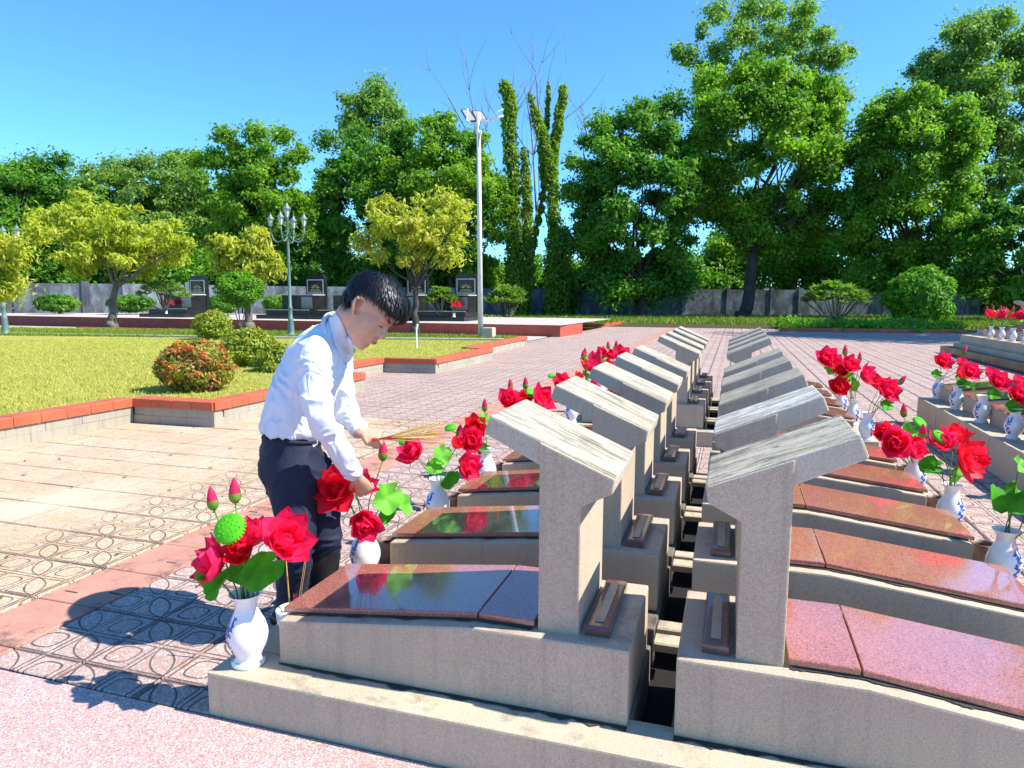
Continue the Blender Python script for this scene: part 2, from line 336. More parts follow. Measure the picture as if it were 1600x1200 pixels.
M['white_trim']=simple('pale_joint',(.45,.45,.45),.5,.1,9)
M['cable']=simple('white_plastic',(.75,.8,.78),.5,.05,9)
# ------------------------------------------------------------------ ground and paving
g=MB(); g.add([(-400,-60,-.06),(400,-60,-.06),(400,700,-.06),(-400,700,-.06)],[(0,1,2,3)])
tag(g.build('ground',M['earth']),'dark earth under and around the cemetery',kind='structure')
g=MB(); g.add([(-7.2,1.5,-.014),(14,1.5,-.014),(14,39,-.014),(-7.2,39,-.014)],[(0,1,2,3)])
pav=tag(g.build('pavement',M['soil']),'court paved in grooved pink and yellow cement tiles between the grave rows',kind='structure')
# pink washed strip in the foreground
g=MB(); g.add([(-30,-4,-.004),(30,-4,-.004),(30,1.925,-.004),(-30,1.925,-.004)],[(0,1,2,3)])
tag(g.build('path',M['terrazzo']),'speckled pink granolithic path across the foreground',kind='structure')
T=.41; X0=-2.93+T*.0; Y0T=2.07
PX=(-1.768,1.365)   # plinth of the first two rows
def tile_at(i,j):
    """lower left corner, size, kind of the paver i,j"""
    x=X0+i*T; y=Y0T+j*T
    return x,y
tiles=[]
for j in range(-1,90):
    y=Y0T+j*T; y0=max(y,1.93)
    # right of the red band
    for i in range(0,42):
        x=X0+i*T
        if x>13.5: continue
        x0=max(x,-2.895); tiles.append((x0,x+T,y0,y+T,'p'))
    for i in range(2,12):   # left of the band
        x=X0-i*T; x1=min(x+T,-3.305)
        if i==2: x1=-3.305
        if x<-7.1: continue
        tiles.append((x,x1,y0,y+T,'y' if y<7.6 else 'p'))
    for xx in (-3.295,): tiles.append((xx+.004,-2.904,y0+.0,y+T,'b'))
def covered(t):
    x0,x1,y0,y1,_=t
    for (a,b,c,d) in ((PX[0],PX[1],1.93,6.25),(PX[0],PX[1],7.3,10.7),(2.2,8,-2,9.76)):
        if x0>a-.02 and x1<b+.02 and y0>c-.02 and y1<d+.02: return True
    xm=(x0+x1)/2; ym=(y0+y1)/2; p=np.array([xm,ym,0])-CP; d=p@FW
    if d<.5: return True
    u=800+F_PX*(p@RT)/d; v=600-F_PX*(p@UP)/d
    return not(-140<u<1740 and v<1350)
tiles=[t for t in tiles if not covered(t)]
tiles.sort(key=lambda t: math.hypot((t[0]+t[1])/2,(t[2]+t[3])/2))
cache={}; far={'p':MB(),'y':MB(),'b':MB()}
mats={'p':'tile','y':'tile_yellow','b':'band'}
for n,t in enumerate(tiles):
    x0,x1,y0,y1,k=t; gp=.0035; dz=rnd.uniform(-.0015,.0015); w=x1-x0-2*gp; h=y1-y0-2*gp
    if w<.03 or h<.03: continue
    if n<300:
        key=(round(w,3),round(h,3),k)
        if key not in cache:
            b=MB(); b.bev(-w/2,w/2,-h/2,h/2,-.013,0,.004); cache[key]=mesh('tile',b.V,b.F,M[mats[k]])
        o=obj('tile',cache[key],pav,((x0+x1)/2,(y0+y1)/2,dz)); o.rotation_euler=(rnd.uniform(-.004,.004),rnd.uniform(-.004,.004),rnd.uniform(-.004,.004))
    else: far[k].bev(x0+gp,x1-gp,y0+gp,y1-gp,-.013,dz,.004)
for k,nm in (('p','pink_tile_field'),('y','yellow_tile_field'),('b','red_band_field')):
    if far[k].V: tag(far[k].build(nm,M[mats[k]],pav),kind='stuff')
# hairline slots worn in the red band
b=MB()
for j in range(0,30):
    y=Y0T+j*T+.1
    for xx in (-3.2,-3.02): 
        if rnd.random()<.3: continue
        x_=xx+rnd.uniform(-.04,.03); y_=y+rnd.uniform(-.05,.2); b.box(x_,x_+rnd.uniform(.05,.09),y_,y_+.009,.0005,.0028)
tag(b.build('band_slots',M['soil'],pav),kind='stuff')
# ------------------------------------------------------------------ lawn, kerbs
KZ=.30; KR=.10
kerb=[(-7.0,1.0),(-6.9,6.57),(-5.74,6.60),(-5.74,10.1),(-6.83,10.1),(-6.83,12.8),(-5.72,12.9),(-5.72,16.4),(-6.35,16.4),(-6.45,21.9),(-45,22.6)]
lawn_poly=[(x-.05,y+(.05 if False else 0)) for x,y in kerb]+[(-45,1.0)]
from mathutils.geometry import tessellate_polygon
def polysheet(name,poly,z,mat,sub=None):
    tri=tessellate_polygon([[Vector((x,y,0)) for x,y in poly]]); V=[(x,y,z) for x,y in poly]; return obj(name,mesh(name,V,[t if True else t for t in tri],mat))
inner=[(-7.15,1.0),(-7.05,6.72),(-5.9,6.75),(-5.9,9.95),(-6.98,9.95),(-6.98,12.95),(-5.87,13.05),(-5.87,16.25),(-6.5,16.25),(-6.6,21.75),(-45,22.4),(-45,1.0)]
tag(polysheet('lawn',inner,.262,M['lawn']),'sunlit yellow green lawn inside the raised kerb',kind='structure')
kt=empty('planter_kerb',(0,0,0)); tag(kt,'stepped lawn kerb of orange red tiles on grey stone blocks','kerb')
tile_c={}; nk=0; kf=MB(); sf=MB(); core=MB()
for a,bq in zip(kerb[:-1],kerb[1:]):
    A=Vector((a[0],a[1],0)); B=Vector((bq[0],bq[1],0)); L=(B-A).length; d=(B-A)/L; nrm=Vector((d.y,-d.x,0)); ang=math.atan2(d.y,d.x)
    n=max(1,round(L/.30)); w=L/n
    for i in range(n):
        c=A+d*(w*(i+.5)); 
        if (c.y<2.6 and c.x<-6.5) or c.x<-26: continue
        near=c.length<24
        key=round(w,3)
        if key not in tile_c:
            q=MB(); q.bev(-w/2+.003,w/2-.003,-.002,.235,0,KR,.006); tile_c[key]=mesh('kerb_tile',q.V,q.F,M['red_tile'])
        if nk<250 :
            o=obj('kerb_tile',tile_c[key],kt,(c.x,c.y,KZ-KR+rnd.uniform(-.001,.001))); o.rotation_euler=(0,0,ang); nk+=1
            o.location=c+nrm*.02; o.location.z=KZ-KR
    # stone blocks in two courses
    m_=max(1,round(L/.42)); w2=L/m_
    for row in (0,1):
        for i in range(m_):
            c=A+d*(w2*(i+.5)+ (w2*.4 if row and i<m_-1 else 0))
            if (c.y<2.6 and c.x<-6.5) or c.x<-14: continue
            key=('s',round(w2,3))
            if key not in tile_c:
                q=MB(); q.bev(-w2/2+.002,w2/2-.002,0,.13,0,.098,.003); tile_c[key]=mesh('stone_block',q.V,q.F,M['kerb_stone'])
            if c.length<22:
                o=obj('stone_block',tile_c[key],kt,(0,0,0)); o.rotation_euler=(0,0,ang); o.location=c-nrm*rnd.uniform(0,.005); o.location.z=.0+row*.1
    q0=A-nrm*.14; q1=B-nrm*.14
    core.add([(A.x-nrm.x*.02,A.y-nrm.y*.02,-.05),(B.x-nrm.x*.02,B.y-nrm.y*.02,-.05),(q1.x,q1.y,-.05),(q0.x,q0.y,-.05),(A.x-nrm.x*.02,A.y-nrm.y*.02,.195),(B.x-nrm.x*.02,B.y-nrm.y*.02,.195),(q1.x,q1.y,.195),(q0.x,q0.y,.195)],[(4,5,6,7),(0,1,5,4),(2,3,7,6),(1,2,6,5),(3,0,4,7)])
core.build('kerb_core',M['kerb_stone'],kt)
# low edging that divides the lawn
e0=atZ(-20,523,.262); e1=atZ(310,530,.262); 
b=MB(); b.tube([(-34,16.4,.29),(-15,18.0,.29),(-6.6,19.9,.29)],.05,6); tag(b.build('lawn_edging',M['kerb_stone']),'thin low edging line that crosses the far side of the lawn','edging')
# grass blades
def blades(name,pts,h,w,mat,label,kind='stuff',lean=.5):
    n=len(pts); a=rng.uniform(0,2*math.pi,n); hh=h*rng.uniform(.5,1.3,n); le=rng.normal(0,lean,(n,2))*hh[:,None]
    ww=w*rng.uniform(.6,1.3,n); P=np.asarray(pts); V=np.zeros((n,3,3))
    V[:,0]=P+np.c_[np.cos(a)*ww,np.sin(a)*ww,np.zeros(n)]; V[:,1]=P-np.c_[np.cos(a)*ww,np.sin(a)*ww,np.zeros(n)]; V[:,2]=P+np.c_[le,hh]
    return tag(obj(name,fastmesh(name,V.reshape(-1,3),np.arange(3*n).reshape(-1,3),mat)),label,kind=kind)
def inpoly(x,y,poly):
    r=np.zeros(len(x),bool); n=len(poly)
    for i in range(n):
        xa,ya=poly[i]; xb,yb=poly[(i+1)%n]
        c=((ya>y)!=(yb>y))&(x<(xb-xa)*(y-ya)/(yb-ya+1e-12)+xa); r^=c
    return r
M['blade']=m_leaf('grass_blade',(.36,.36,.06),(.56,.52,.12),(.46,.44,.09),.3,.6,.5)
M['blade_green']=m_leaf('grass_blade_green',(.11,.19,.015),(.25,.33,.03),(.18,.26,.02),.3,.6,.7)
n=150000; dd=rng.uniform(0,1,n)**.75*17+5.; aa=rng.uniform(-.1,1.02,n); x=-dd*np.sin(aa)*1.15; y=dd*np.cos(aa)*1.1
k=inpoly(x,y,inner); x=x[k]; y=y[k]
tag(blades('lawn_grass',np.c_[x,y,np.full(len(x),.26)],.04,.008,M['blade'],'short mown yellow green turf of the lawn'),cat='grass')
n=42000; x=rng.uniform(-34,-6.7,n); y=18.2+(x+15)*.2+rng.uniform(0,1,n)**1.2*4.4; k=inpoly(x,y,inner); x=x[k];y=y[k]
tag(blades('rough_grass',np.c_[x,y,np.full(len(x),.26)],.11,.015,M['blade_green'],'longer green grass strip behind the lawn edging'),cat='grass')
# ------------------------------------------------------------------ raised terrace with black tombs
tz=.45; tp=[(-6.68,27.4),(-6.44,30.6),(-60,34.5),(-60,30.6)]
b=MB(); b.add([(x,y,-.05) for x,y in tp]+[(x,y,tz) for x,y in tp],[(0,4,7,3),(0,1,5,4),(1,2,6,5)]); 
ter=empty('terrace'); tag(ter,'long low red faced terrace carrying the black tombs','terrace',kind=None)
b.build('red_face',M['red_face'],ter)
polysheet('paved_top',[(-6.6,27.34),(-6.36,38),(-60,41),(-60,30.54)],tz+.02,M['terr_top']).parent=ter
b=MB(); 
nx=90
for i in range(nx): # face tiles joints: thin proud cover tiles
    x=-6.7-i*.5; yy=27.4+(x+6.68)*(30.6-27.4)/(-60+6.68)
    if x<-46: break
    b.add([(x-.49,yy+.03,.02),(x,yy,.02),(x,yy,tz-.02),(x-.49,yy+.03,tz-.02)][::1],[(0,1,2,3)]) if False else None
b=MB(); b.box(-60,-7.2,24.5,27.35,-.055,.012); tag(b.build('footpath',M['terr_top']),'pale footpath between the lawn and the red terrace',kind='structure')
def black_tomb(u,label):
    c=atY(u,470,32.); t=empty('black_tomb',(c[0],31.6,tz+.02)); t.scale=(1.12,1.12,1.22); tag(t,label,'tomb','polished black granite tombs on the red terrace')
    q=MB(); q.bev(-2.1,.55,-1.2,1.0,0,.16,.01); q.build('step',M['black_granite'],t)
    q=MB(); q.bev(-1.75,.5,-.95,.95,.16,.36,.01); q.build('step',M['black_granite'],t)
    q=MB(); q.bev(-1.15,.5,-.55,.4,.36,.98,.02); q.build('chest',M['black_granite'],t)
    q=MB(); q.bev(-.1,.46,-.57,-.552,.42,.92,.004); q.build('front_panel',M['panel_grey'],t)
    q=MB(); q.box(-1.16,.51,-.575,.42,.98,1.02); q.box(-1.7,.52,-.97,-.93,.36,.39); q.build('pale_trim',M['white_trim'],t)
    s=MB(); s.prism([(-.50,.36),(.52,.36),(.52,1.72),(.40,1.86),(-.38,1.86),(-.50,1.72)],.42,.62); st=s.build('stele',M['black_granite'],t)
    s=MB(); 
    for (x0,x1,z0,z1) in ((-.42,.44,1.62,1.66),(-.42,.44,1.06,1.10),(-.42,-.39,1.10,1.62),(.41,.44,1.10,1.62)): s.box(x0,x1,.395,.418,z0,z1)
    s.build('frame',M['white_trim'],st)
    s=MB()
    for i,(a,l) in enumerate([(90,.2),(60,.2),(120,.2),(35,.24),(145,.24),(12,.27),(168,.27)]):
        ca,sa=math.cos(R(a)),math.sin(R(a)); p0=Vector((.01+ca*.07,.405,1.28+sa*.06)); p1=Vector((.01+ca*l,.405,1.28+sa*l)); s.tube([p0,(p0+p1)/2,p1],[.018,.024,.004],5)
    s.box(-.28,.30,.40,.415,1.15,1.18); s.box(-.22,.24,.40,.415,1.21,1.235); s.build('emblem',M['gold'],st)
    s=MB(); s.lathe([(.05,0),(.075,.08),(.05,.16),(.06,.2)],10,(-.9,-.75,.36)); s.build('urn',M['porcelain'],t) if False else None
    return t
M['panel_grey']=m_granite('grey_granite',(.10,.10,.11),(.03,.03,.03),.2)
for u,l in ((308,'black granite tomb left of the others, right of the tall yellow green tree'),(492,'black granite tomb just right of the green lamp post'),(572,'black granite tomb mostly hidden behind the bowing man'),(650,'black granite tomb seen behind the thin dark tree trunk'),(727,'black granite tomb rightmost of the five, beside the tall white pole')): black_tomb(u,l)
# ------------------------------------------------------------------ boundary wall
wp=[(-52,30),(-40,38),(-34.6,46),(-18,60),(-8.3,64.2),(5.5,68.8),(26,77),(48,84)]
wl=empty('boundary_wall'); tag(wl,'weathered whitewashed boundary wall with square posts under the trees','wall')
b=MB(); H=2.45
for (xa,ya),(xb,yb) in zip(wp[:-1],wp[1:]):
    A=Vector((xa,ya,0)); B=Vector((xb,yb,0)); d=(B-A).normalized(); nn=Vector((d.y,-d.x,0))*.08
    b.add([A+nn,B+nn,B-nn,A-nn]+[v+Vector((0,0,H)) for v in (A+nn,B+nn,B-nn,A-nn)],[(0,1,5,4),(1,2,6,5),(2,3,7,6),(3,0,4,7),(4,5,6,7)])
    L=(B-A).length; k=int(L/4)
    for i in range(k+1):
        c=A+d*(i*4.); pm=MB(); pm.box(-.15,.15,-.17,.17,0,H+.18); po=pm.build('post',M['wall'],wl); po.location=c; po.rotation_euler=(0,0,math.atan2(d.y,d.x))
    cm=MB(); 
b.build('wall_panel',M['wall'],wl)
# ------------------------------------------------------------------ grave builder
def stele_poly(off=0.):
    return [(-.583,.40),(-.445,.40),(-.445,.842),(-.345,.892),(-.338,.945),(-.753,1.122),(-.778,1.060),(-.583,.965)]
def build_grave(z=0.,name='grave'):
    """origin: near corner of the block at the channel end; x runs away from the walk (negative = towards the vases)"""
    t=empty(name)
    Lx=-1.556+.273; d=.54
    def X(v): return v+.273
    b=MB(); b.prism([(X(-1.556),.158),(X(-.273),.158),(X(-.273),.411),(X(-.81),.409),(X(-1.556),.322)],0,d)
    o=b.build('base',M['conc'],t); bevelled(o,.008,2)
    # two granite slabs following the slope
    for (xa,za,xb,zb) in ((-1.572,.324,-.797,.413),(-.793,.4135,-.596,.4135)):
        b=MB(); b.prism([(X(xa),za+.004),(X(xb),zb+.004),(X(xb),zb+.026),(X(xa),za+.026)],.055,d-.03); o=b.build('slab',M['granite'],t); bevelled(o,.003,1)
    P=[(X(x),z_) for x,z_ in stele_poly()]
    cap=MB(); cap.prism([P[7],(P[3][0]+.003,P[3][1]+.012),(P[4][0]+.003,P[4][1]),P[5],P[6]],.06,.475); o=cap.build('sloping_cap',M['conc_cap'],t); bevelled(o,.007,2)
    post=MB(); post.prism([(P[0][0],.40),(P[1][0],.40),P[2],P[3],(P[4][0],P[4][1]-.004),(P[0][0],1.044)],.052,.483); o=post.build('post',M['conc'],t); bevelled(o,.006,2)
    b=MB(); b.bev(X(-.425),X(-.345),.065,.47,.405,.445,.006); b.build('plaque',M['granite_dull'],t)
    b=MB(); b.box(X(-.40),X(-.37),.1,.43,.446,.449); b.build('plaque_strip',M['conc'],t)
    g_=random.Random(4)
    for nm,(xa,xb,zf,yo,wd,sg) in {'mould_line':(-1.556,-.273,lambda x:.1605,-.001,.035,-1),'slab_dirt':(-1.545,-.600,lambda x:(.3255+(x+1.556)/(.746)*.087 if x<-.81 else .4125),.0545,.020,-1)}.items():
        V=[];n=90
        for i in range(n+1):
            x=xa+(xb-xa)*i/n; w=wd*(.25+.75*abs(noise.noise(Vector((x*9,3.1 if sg<0 else 7,0))))*2.0*(.5+g_.random()*.5)); V+=[(X(x),yo,zf(x)+.0008),(X(x),yo+sg*w,zf(x)+.0008)]
        me_=mesh(nm,V,[(2*i+1,2*i+3,2*i+2,2*i) for i in range(n)],M['mould']); obj(nm,me_,t)
    return t
def jitter_mesh(o,amp=.004,cuts=0): pass
proto=build_grave()
ORD=['first','second','third','fourth','fifth','sixth','seventh','eighth','ninth','tenth']
def place(t,x,y,z=0.,mirror=False,rz=0):
    if mirror: t.scale=(-1,1,1)
    t.location=(x,y,z); return t
used=[False]
def grave(x,y,z,mirror,label,group):
    t=proto if not used[0] else copy_tree(proto); used[0]=True
    place(t,x,y,z,mirror); tag(t,label,'grave',group)
    t.rotation_euler=(rnd.uniform(-.004,.004),rnd.uniform(-.004,.004),rnd.uniform(-.006,.006)); return t
GY=[2.0743+.866*k for k in range(5)]+[2.0743+4*.866+1.919+.866*k for k in range(4)]
for k,y in enumerate(GY):
    grp=k<5
    lab='left row grave, %s from the camera, polished red slab reflecting sky'%ORD[k] if grp else 'left row grave beyond the cross aisle, %s of its group of four'%ORD[k-5]
    grave(-.273,y,0,False,lab,'graves of the left row')
    lab='right row grave, %s from the camera, matt sunlit red slab'%ORD[k] if grp else 'right row grave beyond the cross aisle, %s of its group of four'%ORD[k-5]
    t_=grave(-.130,y,0,True,lab,'graves of the right row')
    if k in(0,1):
        for c_ in t_.children:
            if c_.name.startswith('sloping_cap'): c_.material_slots[0].link='OBJECT'; c_.material_slots[0].material=M['conc_dark' if k==0 else 'conc_peel']
# plinths under the pairs of graves
def plinth(y0,n,label):
    t=empty('grave_plinth'); tag(t,label,'plinth')
    ys=y0-.141; ye=y0+(n-1)*.866+.54+.12
    def beam(x0,x1,ya,yb,nm='plinth_beam',z1=.158):
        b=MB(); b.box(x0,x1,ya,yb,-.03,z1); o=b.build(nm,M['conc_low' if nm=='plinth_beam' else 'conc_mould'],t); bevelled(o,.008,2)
    beam(PX[0],PX[1],ys,y0+.05)
    for side in (0,1):
        a,bb=((PX[0],-1.50) if side==0 else (1.10,PX[1]))
        beam(a,bb,y0+.052,ye)
        a,bb=((-1.498,-.262) if side==0 else (-.141,1.098))
        for k in range(n):
            yk=y0+k*.866
            beam(a,bb,yk+.054,yk+.56,'plinth_pad')
            if k<n-1: beam(a,bb,yk+.70,yk+.866+.05,'plinth_pad')
    for k in range(n):
        yk=y0+k*.866
        if k<n-1:
            
            for ya,yb,zt in ((yk+.60,yk+.69,.150),(yk+.72,yk+.80,.156)):
                b=MB(); b.box(-.26,-.143,ya,yb,.11,zt); bevelled(b.build('cross_bar',M['conc_low'],t),.006,1)
    b=MB(); b.box(PX[0]+.02,PX[1]-.02,ys+.02,ye-.02,-.04,-.002); b.build('dark_floor',M['hole_floor'],t)  # deep shade of the holes put into the near-black floor colour, with dirt
plinth(GY[0],5,'near concrete plinth carrying the first five pairs of graves')
plinth(GY[5],4,'far concrete plinth carrying the last four pairs of graves')
# third row on the right, on its taller plinth
t=empty('tall_plinth'); tag(t,'tall grey plinth with upright joints on the right side of the court','plinth')
R3=[5.2+.866*k-.02 for k in range(5)]; R3=[9.04-.866*k for k in range(6)][::-1]
for k,y in enumerate(R3):
    for (ya,yb) in ((y-.18,y+.33),(y+.337,y+.68)):
        b=MB(); b.box(2.2+(.006 if ya>y else 0),3.75,ya,yb,-.02,.312); o=b.build('plinth_block',M['conc_low'],t); bevelled(o,.008,1)
    grave(3.70,y,.15,False,'far right row grave on the tall plinth, %s from the far end'%ORD[5-k],'graves of the far right row')
# fourth group further off on the right with its dark step
t=empty('stepped_plinth'); tag(t,'distant stepped plinth with a dark lower step at the right edge','plinth')
b=MB(); b.box(5.75,12,16.5,23.2,-.02,.20); o=b.build('lower_step',M['black_granite'],t)  # black stone colours in the shadow on the plinth front
b=MB(); b.box(6.0,12,16.7,22.9,.20,.33); b.build('middle_step',M['conc_low'],t)
for k in range(7):
    y=17.0+.866*k; b=MB(); b.box(6.15,8.1,y-.2,y+.64,.33,.55); b.build('plinth_block',M['conc_low'],t)
    grave(7.8,y,.40,False,'small far grave on the stepped plinth, %s from the near end'%ORD[k],'graves on the distant stepped plinth')
# ------------------------------------------------------------------ vases and lotus bouquets
prof=[(.0,.0),(.058,.0),(.061,.006),(.060,.014),(.050,.022),(.047,.032),(.054,.048),(.068,.078),(.0745,.105),(.073,.130),(.064,.160),(.050,.188),(.041,.208),(.0385,.222),(.041,.240),(.048,.256),(.059,.270),(.0595,.2725),(.056,.2715),(.045,.255),(.037,.235),(.035,.222),(.0,.20)]
def r_at(z):
    for (r0,z0),(r1,z1) in zip(prof[4:16],prof[5:17]):
        if z0<=z<=z1: return r0+(r1-r0)*(z-z0)/(z1-z0)
    return .05
b=MB(); b.lathe(prof,40); me_vase=mesh('vase',b.V,b.F,M['porcelain'],True)
b=MB(); rr=random.Random(3)
def leafprint(a0,z0,l,w,ang):
    V=[];n=6
    for i in range(n+1):
        t=i/n; wd=w*math.sin(math.pi*min(1,t*.95+.03))
        for s in (-1,1):
            du=(t-.5)*l*math.cos(ang)-s*wd*math.sin(ang); dz=(t-.5)*l*math.sin(ang)+s*wd*math.cos(ang)
            z=min(.25,max(.025,z0+dz)); r=r_at(z)+.0007; a=a0+du/r; V.append((r*math.cos(a),r*math.sin(a),z))
    b.add(V,[(2*i,2*i+2,2*i+3,2*i+1) for i in range(n)])
for cl in range(2):
    for i in range(9):
        a=rr.uniform(-.35,.35); z=.085+.085*cl*rr.uniform(.3,1)+rr.uniform(-.035,.04)
        for k in range(4): leafprint(a+rr.uniform(-.1,.1),z+rr.uniform(-.008,.008),rr.uniform(.012,.024),rr.uniform(.0025,.005),rr.uniform(0,6.28))
for i in range(10):
    leafprint(.5*math.sin(i*1.1)*.6,.06+i*.014,.02,.0013,rr.uniform(.6,2.5))
me_print=mesh('print',b.V,b.F,M['blue'])
b=MB(); b.lathe([(.0518,.0195),(.0528,.0215)],40)
me_rim=mesh('rim_line',b.V,b.F,M['blue'])
vproto=obj('vase',me_vase); obj('painted_print',me_print,vproto); obj('rim_line',me_rim,vproto)
vused=[False]
def vase(x,y,z,rz,label,group,s=1.):
    v=vproto if not vused[0] else copy_tree(vproto); vused[0]=True
    v.location=(x,y,z); v.rotation_euler=(0,0,rz); v.scale=(s,s,s); tag(v,label,'vase',group); return v
# petals
def petal_mesh(L,Wd,cup,mat,name='petal',nu=7,nv=5,tip=.9):
    V=[];Fc=[]
    for i in range(nu+1):
        t=i/nu; w=Wd*(math.sin(math.pi*min(1.,t**.95*.9+.08))**.8)*(1 if t<.98 else .04)*(1-.35*max(0,t-.6)/.4)
        th=cup*t*1.9; 
        y=L*(math.sin(th)/max(th,1e-3)) *t if False else L*(t-.18*cup*t*t); z=L*cup*.75*t*t
        for j in range(nv+1):
            s=j/nv*2-1; V.append((s*w,y,z+cup*.55*w*s*s+.0025*math.sin(9*t+4*s)+ (.004*abs(s) if t>.7 else 0)))
    for i in range(nu):
        for j in range(nv): a=i*(nv+1)+j; Fc.append((a,a+1,a+nv+2,a+nv+1))
    return mesh(name,V,Fc,mat,True)
PET={}
for k,mt in (('a','petal'),('b','petal_red')):
    PET[k]=[petal_mesh(.094,.035,.36,M[mt]),petal_mesh(.084,.034,.46,M[mt]),petal_mesh(.052,.024,.6,M[mt])]
b=MB(); b.lathe([(.0,-.004),(.012,0),(.016,.010),(.014,.018),(.0,.019)],12); 
for i in range(22):
    a=i*2.4; r=.003+.011*(i/22)**.5; b.tube([(r*math.cos(a),r*math.sin(a),.016),(r*1.5*math.cos(a),r*1.5*math.sin(a),.027)],.0011,4)
me_centre=mesh('flower',b.V,b.F,M['yolk'],True)
def frame_to(d,roll=0.):
    d=Vector(d).normalized(); q=d.to_track_quat('Z','Y'); return q@Matrix.Rotation(roll,3,'Z').to_quaternion()
def flower(parent,pos,d,s,kind,openness=1.,seed=0,sep=True):
    r2=random.Random(seed); me=me_centre
    f=obj('flower',me,parent,pos); f.rotation_mode='QUATERNION'; f.rotation_quaternion=frame_to(d,r2.uniform(0,6)); f.scale=(s*1.2,)*3
    JV=MB()
    for ring,(n,tilt) in enumerate(((7,16),(6,42),(4,66))):
        for i in range(n):
            a=2*math.pi*(i+ring*.5)/n+r2.uniform(-.15,.15); tl=R(tilt+(1-openness)*38+r2.uniform(-9,9))
            mt=Matrix.Rotation(a,4,'Z')@Matrix.Translation((0,.006,.001*ring))@Matrix.Rotation(tl,4,'X')
            if sep:
                p=obj('petal',PET[kind][ring],f); p.matrix_local=mt
            else:
                me=PET[kind][ring]; JV.add([mt@v.co for v in me.vertices],[tuple(pp.vertices) for pp in me.polygons])
    if not sep: JV.build('petals',M['petal' if kind=='a' else 'petal_red'],f,True)
    return f
# bud, pod, leaf meshes
b=MB(); b.lathe([(.0,-.002),(.010,.001),(.019,.012),(.0225,.026),(.0215,.040)],14); me_budb=mesh('bud',b.V,b.F,M['bud_base'],True)
b=MB(); b.lathe([(.0212,.037),(.0195,.050),(.0150,.068),(.008,.086),(.002,.097),(0,.098)],14)
me_budt=mesh('bud_tip',b.V,b.F,M['bud_tip'],True)
b=MB(); b.lathe([(.004,-.03),(.012,-.022),(.030,-.008),(.041,-.001),(.043,.004),(.041,.008),(.0,.009)],32)
for i in range(22):
    a=i*2.39996; r=.034*math.sqrt((i+.5)/22); b.lathe([(.0024,.008),(.002,.0098),(0,.0103)],6,(r*math.cos(a),r*math.sin(a),0))
for i in range(28):
    a=2*math.pi*i/28; b.lathe([(.0035,-.006),(.003,.002),(0,.004)],6,(.0415*math.cos(a),.0415*math.sin(a),0))
me_pod=mesh('seed_pod',b.V,b.F,M['pod'],True)
def leaf_mesh(mat,fold,name='leaf'):
    V=[(0,0,0)];Fc=[];n=26;m_=4
    for k in range(1,m_+1):
        for i in range(n):
            a=2*math.pi*i/n; r=.062*k/m_*(1+.08*math.cos(3*a+1)+.05*math.sin(5*a)); 
            if i==0 and k>1: r*=.55
            x=r*math.cos(a); y=r*math.sin(a); z=fold*abs(y)*.9+ .012*(k/m_)**2*math.sin(4*a+.7)+ .3*fold*x*x/.06
            V.append((x,y*(1-.35*fold),z+.0018*math.cos(13*a)*k/m_))
    for i in range(n): Fc.append((0,1+i,1+(i+1)%n))
    for k in range(m_-1):
        for i in range(n): a=1+k*n+i; c=1+k*n+(i+1)%n; Fc.append((a,a+n,c+n,c))
    return mesh(name,V,Fc,mat,True)
LEAF=[leaf_mesh(M['fleaf'],.15),leaf_mesh(M['fleaf'],.7),leaf_mesh(M['fleaf_l'],.45)]
def stem(parent,p0,p1,r=.0026):
    p0=Vector(p0);p1=Vector(p1); mid=p0.lerp(p1,.5)+Vector((-(p1.x-p0.x)*.18,-(p1.y-p0.y)*.18,.02)); b=MB(); b.tube([p0,p0.lerp(mid,.6),mid,mid.lerp(p1,.55),p1],r,6); return b.build('stem',M['stem'],parent,True)
def bouquet(loc,els,label,sep=True,scale=1.,rz=0.):
    t=empty('lotus_bouquet',loc); tag(t,label,'bouquet','artificial lotus bouquets in the vases')
    for i,e in enumerate(els):
        kind=e[0]; p=Vector(e[1]); d=Vector(e[2]).normalized(); s=e[3]
        if kind in 'FG': flower(t,p,d,s,'a' if kind=='F' else 'b',e[4] if len(e)>4 else 1.,seed=i+7,sep=sep); base=p-d*.006*s
        elif kind=='B':
            o=obj('bud',me_budb,t,p); o.rotation_mode='QUATERNION'; o.rotation_quaternion=frame_to(d); o.scale=(s,)*3
            obj('bud_tip',me_budt,o); base=p
        elif kind=='P':
            s*=1.2; o=obj('seed_pod',me_pod,t,p); o.rotation_mode='QUATERNION'; o.rotation_quaternion=frame_to(d); o.scale=(s,)*3; base=p-d*.025*s
        else:
            o=obj('leaf',LEAF[int(kind)],t,p); o.rotation_mode='QUATERNION'; o.rotation_quaternion=frame_to(d,e[4] if len(e)>4 else i); o.scale=(s,)*3; base=p
        a=i*2.4; stem(t,(.018*math.cos(a),.018*math.sin(a),-.12),base,.0028)
    return t
def vpos(k): return None
